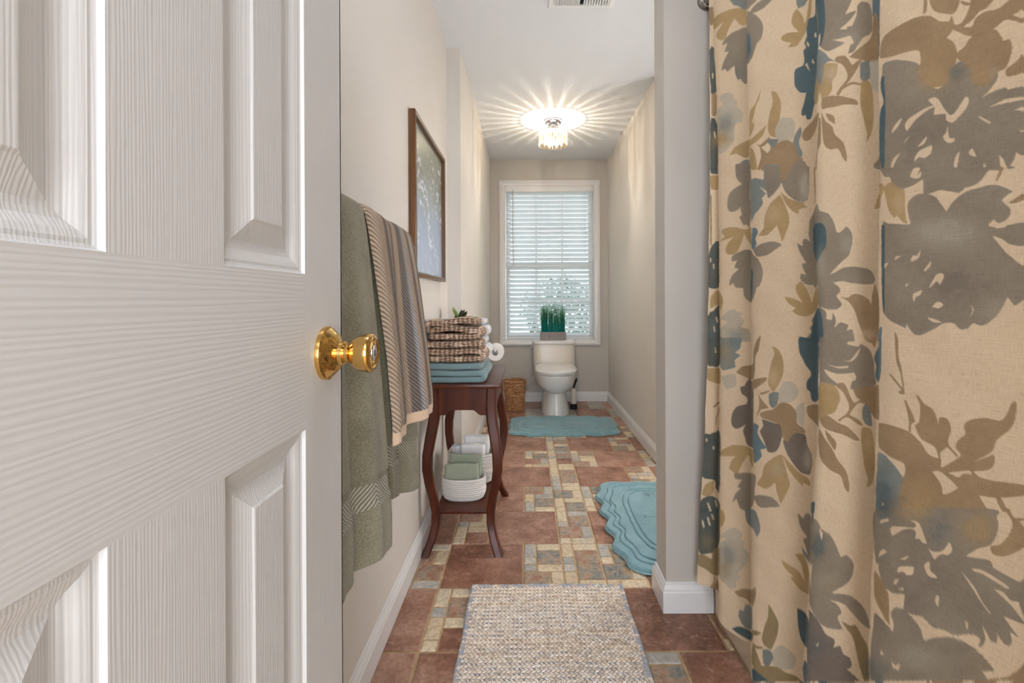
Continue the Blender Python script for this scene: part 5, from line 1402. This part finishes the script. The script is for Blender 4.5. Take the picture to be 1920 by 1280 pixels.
# sage terry with a woven chevron band
def band_mat(base, b0, b1):
    m = M[base].copy(); m.name = base+'_band'; nt = m.node_tree; b = nt.nodes['Principled BSDF']
    tc = N(nt, 'ShaderNodeTexCoord'); s = N(nt, 'ShaderNodeSeparateXYZ'); nt.links.new(tc.outputs['UV'], s.inputs[0])
    def mth(op, a, c, d=None):
        n = N(nt, 'ShaderNodeMath', operation=op)
        for i, q in enumerate((a, c, d)):
            if q is None: continue
            if hasattr(q, 'is_linked'): nt.links.new(q, n.inputs[i])
            else: n.inputs[i].default_value = q
        return n.outputs[0]
    U_, V_ = s.outputs['X'], s.outputs['Y']
    inb = mth('MULTIPLY', mth('GREATER_THAN', V_, b0), mth('LESS_THAN', V_, b1))
    tri = mth('PINGPONG', U_, 0.085)
    ph = mth('MULTIPLY', mth('ADD', V_, mth('MULTIPLY', tri, 0.9)), 2*PI/0.0085)
    st = mth('MULTIPLY_ADD', mth('SINE', ph, None), 0.5, 0.5)
    old = b.inputs['Base Color'].links[0].from_socket
    bc = ramp(nt, st, [(0.25, lin((112, 106, 84))), (0.7, lin((196, 188, 164)))])
    nt.links.new(mixc(nt, inb, old, bc), b.inputs['Base Color'])
    bump(nt, b, mth('MULTIPLY', st, inb), 0.6, 0.004)
    return m
gA = band_mat('green_terry', 0.112, 0.158); gB = band_mat('green_terry', 0.085, 0.135)
hang('bath_towel', ((0.718, -0.345), (0.985, -0.343)), ((0.715, -0.312), (1.0, -0.290)), 0.565, 0.530, gA, 'sage green bath towel hanging at the near end of the bar beside the door', [(1.6, 0.2, 1.0), (3.4, 1.0, .35)], bandz=(.112, .158), amp=.013, group='hanging towels', side=.004, lift=.010, thick_=.016)
hang('bath_towel', ((1.045, -0.352), (1.425, -0.356)), ((1.05, -0.318), (1.345, -0.306)), 0.592, 0.505, gB, 'sage green towel hanging underneath the striped towel', [(1.7, 0.3, 1.0), (3.4, 2.0, .3)], bandz=(.085, .135), amp=.012, group='hanging towels', side=.02)
# striped towel, heavy diagonal rib
m, nt, b = newmat('striped_rib_terry'); tc = N(nt, 'ShaderNodeTexCoord'); s = N(nt, 'ShaderNodeSeparateXYZ'); nt.links.new(tc.outputs['UV'], s.inputs[0])
cr = N(nt, 'ShaderNodeValToRGB'); cr.color_ramp.interpolation = 'LINEAR'
mr = N(nt, 'ShaderNodeMath', operation='MULTIPLY'); mr.inputs[1].default_value = 1/0.432; nt.links.new(s.outputs['X'], mr.inputs[0]); nt.links.new(mr.outputs[0], cr.inputs[0])
bg_, br_, lv_, bl_ = lin((220, 190, 160)), lin((96, 82, 74)), lin((140, 130, 136)), lin((176, 186, 198))
pin = lin((206, 172, 148))
stops = [(0.0, bg_), (0.17, bg_), (0.20, br_), (0.245, br_), (0.265, pin), (0.34, pin), (0.36, lv_), (0.39, br_), (0.415, bg_), (0.49, bg_), (0.51, br_), (0.555, br_), (0.575, bl_), (0.595, pin), (0.67, pin), (0.69, br_), (0.745, br_), (0.765, bg_), (0.85, bg_), (0.87, br_), (0.925, br_), (0.95, pin), (1.0, lv_)]
el = cr.color_ramp.elements
while len(el) < len(stops): el.new(.5)
for e_, (p, c) in zip(el, stops): e_.position = p; e_.color = (*c, 1)
def mth(op, a, c=None, d=None):
    n = N(nt, 'ShaderNodeMath', operation=op)
    for i, q in enumerate((a, c, d)):
        if q is None: continue
        if hasattr(q, 'is_linked'): nt.links.new(q, n.inputs[i])
        else: n.inputs[i].default_value = q
    return n.outputs[0]
nzz = noise(nt, tc.outputs['UV'], 22, 3)
ph = mth('MULTIPLY', mth('ADD', mth('ADD', s.outputs['Y'], mth('MULTIPLY', s.outputs['X'], 1.0)), mth('MULTIPLY', nzz, 0.006)), 2*PI/0.0108)
rib = mth('MULTIPLY_ADD', mth('SINE', ph), 0.5, 0.5)
hemm = mth('LESS_THAN', s.outputs['Y'], 0.032)
rs = mth('MAXIMUM', rib, hemm)
colx = mixc(nt, ramp(nt, rs, [(0.15, (0.0, 0.0, 0.0)), (0.55, (1, 1, 1))]), mixc(nt, 0.6, cr.outputs[0], lin((70, 60, 56)), 'MIX'), mixc(nt, 0.18, cr.outputs[0], bg_))
colx = mixc(nt, hemm, colx, bg_)
nt.links.new(colx, b.inputs['Base Color']); b.inputs['Roughness'].default_value = .95; b.inputs['Sheen Weight'].default_value = .3
bump(nt, b, noise(nt, coords(nt), 600, 3, .7), .5, .002); bump(nt, b, rs, 1.0, .0045)
hang('hand_towel', ((1.0, -0.335), (1.432, -0.350)), ((1.022, -0.300), (1.345, -0.268)), 0.722, 0.735, m, 'beige, brown and grey striped ribbed towel draped over the sage towel', [(1.5, 0.9, 1.0), (3.1, 2.4, .35), (5.3, 0.4, .18)], lift=.012, thick_=.013, zback=0.86, xback=-.4225, amp=.016, group='hanging towels', side=.0)
# ------------------------------------------------------------------ scalloped teal bath rugs
def rug_points(am=1.0):
    """outline with five lobes on each long side (long side along y), half sizes"""
    hx, hy_ = 0.262, 0.43; n = 480; out = []
    for i in range(n):
        a = 2*PI*i/n; c, s_ = math.cos(a), math.sin(a); e = 5.5
        r = (abs(c/hx)**e+abs(s_/hy_)**e)**(-1/e); x, y = r*c, r*s_
        lobe = -am*0.013*math.cos(2*PI*y/0.165)*min(1, max(0, (abs(x)/hx-.6)/.3))
        lob2 = am*0.008*math.cos(2*PI*x/0.17)*min(1, max(0, (abs(y)/hy_-.8)/.15))
        out.append((x+lobe*(1 if x > 0 else -1), y+lob2*(1 if y > 0 else -1)))
    return np.array(out)
OL = rug_points(); OLS = rug_points(0.0); R = 150
tt_ = np.linspace(0.0, 1.0, R)
rowsP = []
for t in tt_:
    core = np.array([0.16, 0.33])                         # inner straight rectangle
    base = np.sign(OL)*np.maximum(np.abs(OL)-core*0, 0)
    # inset from the outline toward the middle, keeping groove spacing constant
    d = (1-t)*0.262
    kk = min(1, max(0, 1.25-d/0.10)); OQ = OL*kk+OLS*(1-kk)
    nx_ = np.sign(OQ[:, 0])*np.maximum(np.abs(OQ[:, 0])-d*np.minimum(1, np.abs(OQ[:, 0])/0.20), 0)
    ny_ = np.sign(OQ[:, 1])*np.maximum(np.abs(OQ[:, 1])-d*np.minimum(1, np.abs(OQ[:, 1])/0.20), 0)
    z = 0.020
    for g, wd, dp in ((0.036, .0024, .009), (0.060, .0024, .010), (0.110, .0026, .010), (0.134, .0026, .010)):
        z -= dp*math.exp(-((d-g)/wd)**2)
    e_ = min(1, d/0.010); z = 0.003+(z-0.003)*math.sqrt(1-(1-e_)**2)
    zz = z+0.0005*rng.normal(size=len(OL))+0.0022*np.sin(nx_*31+1)*np.sin(ny_*23)
    if d < .004: zz = np.full(len(OL), z)
    rowsP.append(np.stack([nx_, ny_, zz], 1))
rowsP = rowsP[1:]
rowsP.append(np.stack([OL[:, 0], OL[:, 1], np.zeros(len(OL))], 1))
RP = np.array(rowsP)
rg = empty('bath_rug', (0.622, 2.192, 0.0015)); tag(rg, 'teal scalloped bath rug lying right of centre, partly behind the partition wall', 'rug', 'teal bath rugs')
pile = grid_mesh('pile', RP, M['teal_rug'], rg, close_u=True)
edge = MB().tube([(x, y, .0035) for x, y in list(OL)+[OL[0]]], .0034, 6, caps=False).build('bound_edge', mat('teal_binding', (150, 186, 188), .8, nscale=60, ncol=(128, 166, 170)), rg, smooth=True)
rg2 = rg.copy(); COL.objects.link(rg2)
for c in (pile, edge):
    d = c.copy(); COL.objects.link(d); d.parent = rg2
rg2.location = (0.285, 3.815, 0.0015); rg2.rotation_euler = (0, 0, PI/2); rg2['label'] = 'teal scalloped bath rug lying crosswise in front of the toilet'
rg2.scale = (1.04, 1.0, 1)

# ------------------------------------------------------------------ braided mat in the foreground
mx0, mx1, my0, my1 = -0.206, 0.340, 0.62, 1.700
pv = 0.0185; pu = 0.0135                                      # braid row height and chevron pitch
nr = int((my1-my0)/0.0021); nc = int((mx1-mx0)/0.0022)
v = np.linspace(my0, my1, nr)[:, None]; u = np.linspace(mx0, mx1, nc)[None]
r_ = np.random.default_rng(9)
wx = u+0.0011*np.sin(v*41+u*19); wv = v+0.0012*np.sin(u*33+1.3)+0.0008*np.sin(u*87+v*20)
row_ = np.floor(wv/pv); q = wv/pv-row_                          # 0..1 in a braid row
tri = np.abs(q-0.5)*2
sgn_ = np.where(q < .5, 1, -1)
s = wx/pu+0.75*tri+0.5*(row_ % 2)*0+np.where(q < .5, 0, .5)
strand = np.floor(s); fs_ = s-strand
h = 0.0055*np.sqrt(np.clip(np.sin(fs_*PI), 0, 1))*np.clip(np.sin(np.clip((q % .5)*2, 0, 1)*PI), 0, 1)**.35
edge_d = np.minimum(np.minimum(u-mx0, mx1-u), np.minimum(v-my0, my1-v)+0*u)
bord = (edge_d < 0.016)
hb = 0.006*np.sqrt(np.abs(np.sin((u+v)*PI/0.012)))*np.clip(np.sin(np.clip(edge_d/0.016, 0, 1)*PI), 0, 1)**.6
h = np.where(bord, hb, h)
fade = np.sqrt(1-(1-np.clip(edge_d/0.005, 0, 1))**2)
Zm = 0.0012+(0.0055+h)*fade
Pm = np.stack([u+0*v+0.0015*np.sin(v*23), v+0*u+0.002*np.sin(u*17), Zm], -1)
pal = np.array([lin(c) for c in ((234, 218, 196), (228, 210, 186), (218, 200, 176), (204, 184, 160), (176, 170, 164), (164, 166, 170), (206, 178, 152), (240, 228, 210))])
hsh = (np.sin(strand*12.9898+row_*78.233+np.where(q < .5, 0, 3.1))*43758.5453); hsh = hsh-np.floor(hsh)
# the yarn colour changes slowly along rows: cool grey bands and warm bands
band = 0.5+0.28*np.sin(row_*0.55+1.2)+0.22*np.sin(row_*1.9+u*3)
cool = (hsh < np.clip(band*0.45, 0.05, .5))
idx = np.where(cool, 4+(np.floor(hsh*37) % 3).astype(int), (np.floor(hsh*53) % 4).astype(int)); idx = np.where(hsh > .93, 7, idx)
idx = np.where(bord & (hsh > .5), 5, idx)
idx = np.where(cool & ~bord, (hsh*4).astype(int) % 2+1, idx)
thr = (fs_ < 0.24) & ~bord                                   # a thin tinted yarn lies between the cream strands
tint = np.where(band > .42, 5, np.where(np.sin(row_*2.3+u*9) > .2, 4, 3))
cmA = pal[idx]; dk = np.array([lin(c) for c in ((0,)*3, (0,)*3, (0,)*3, (150, 122, 96), (132, 122, 112), (116, 124, 134))])
cmA = np.where(thr[..., None], dk[np.clip(tint, 0, 5)], cmA)
cm = 1.25*np.array([.97, 1.0, 1.07])*cmA*(0.93+0.12*r_.random(idx.shape))[..., None]
m, nt, b = newmat('braided_jute'); at = N(nt, 'ShaderNodeAttribute', attribute_name='print')
fib = noise(nt, coords(nt), 900, 3, .7)
nt.links.new(mixc(nt, 0.6, at.outputs['Color'], ramp(nt, fib, [(0.3, (.84, .83, .82)), (.65, (1, 1, 1))]), 'MULTIPLY'), b.inputs['Base Color']); b.inputs['Roughness'].default_value = .9
bump(nt, b, fib, .6, .0012)
mo = grid_mesh('woven_mat', Pm, m, None, colors=cm); tag(mo, 'beige and grey braided mat lying on the tiles in the foreground', 'mat')
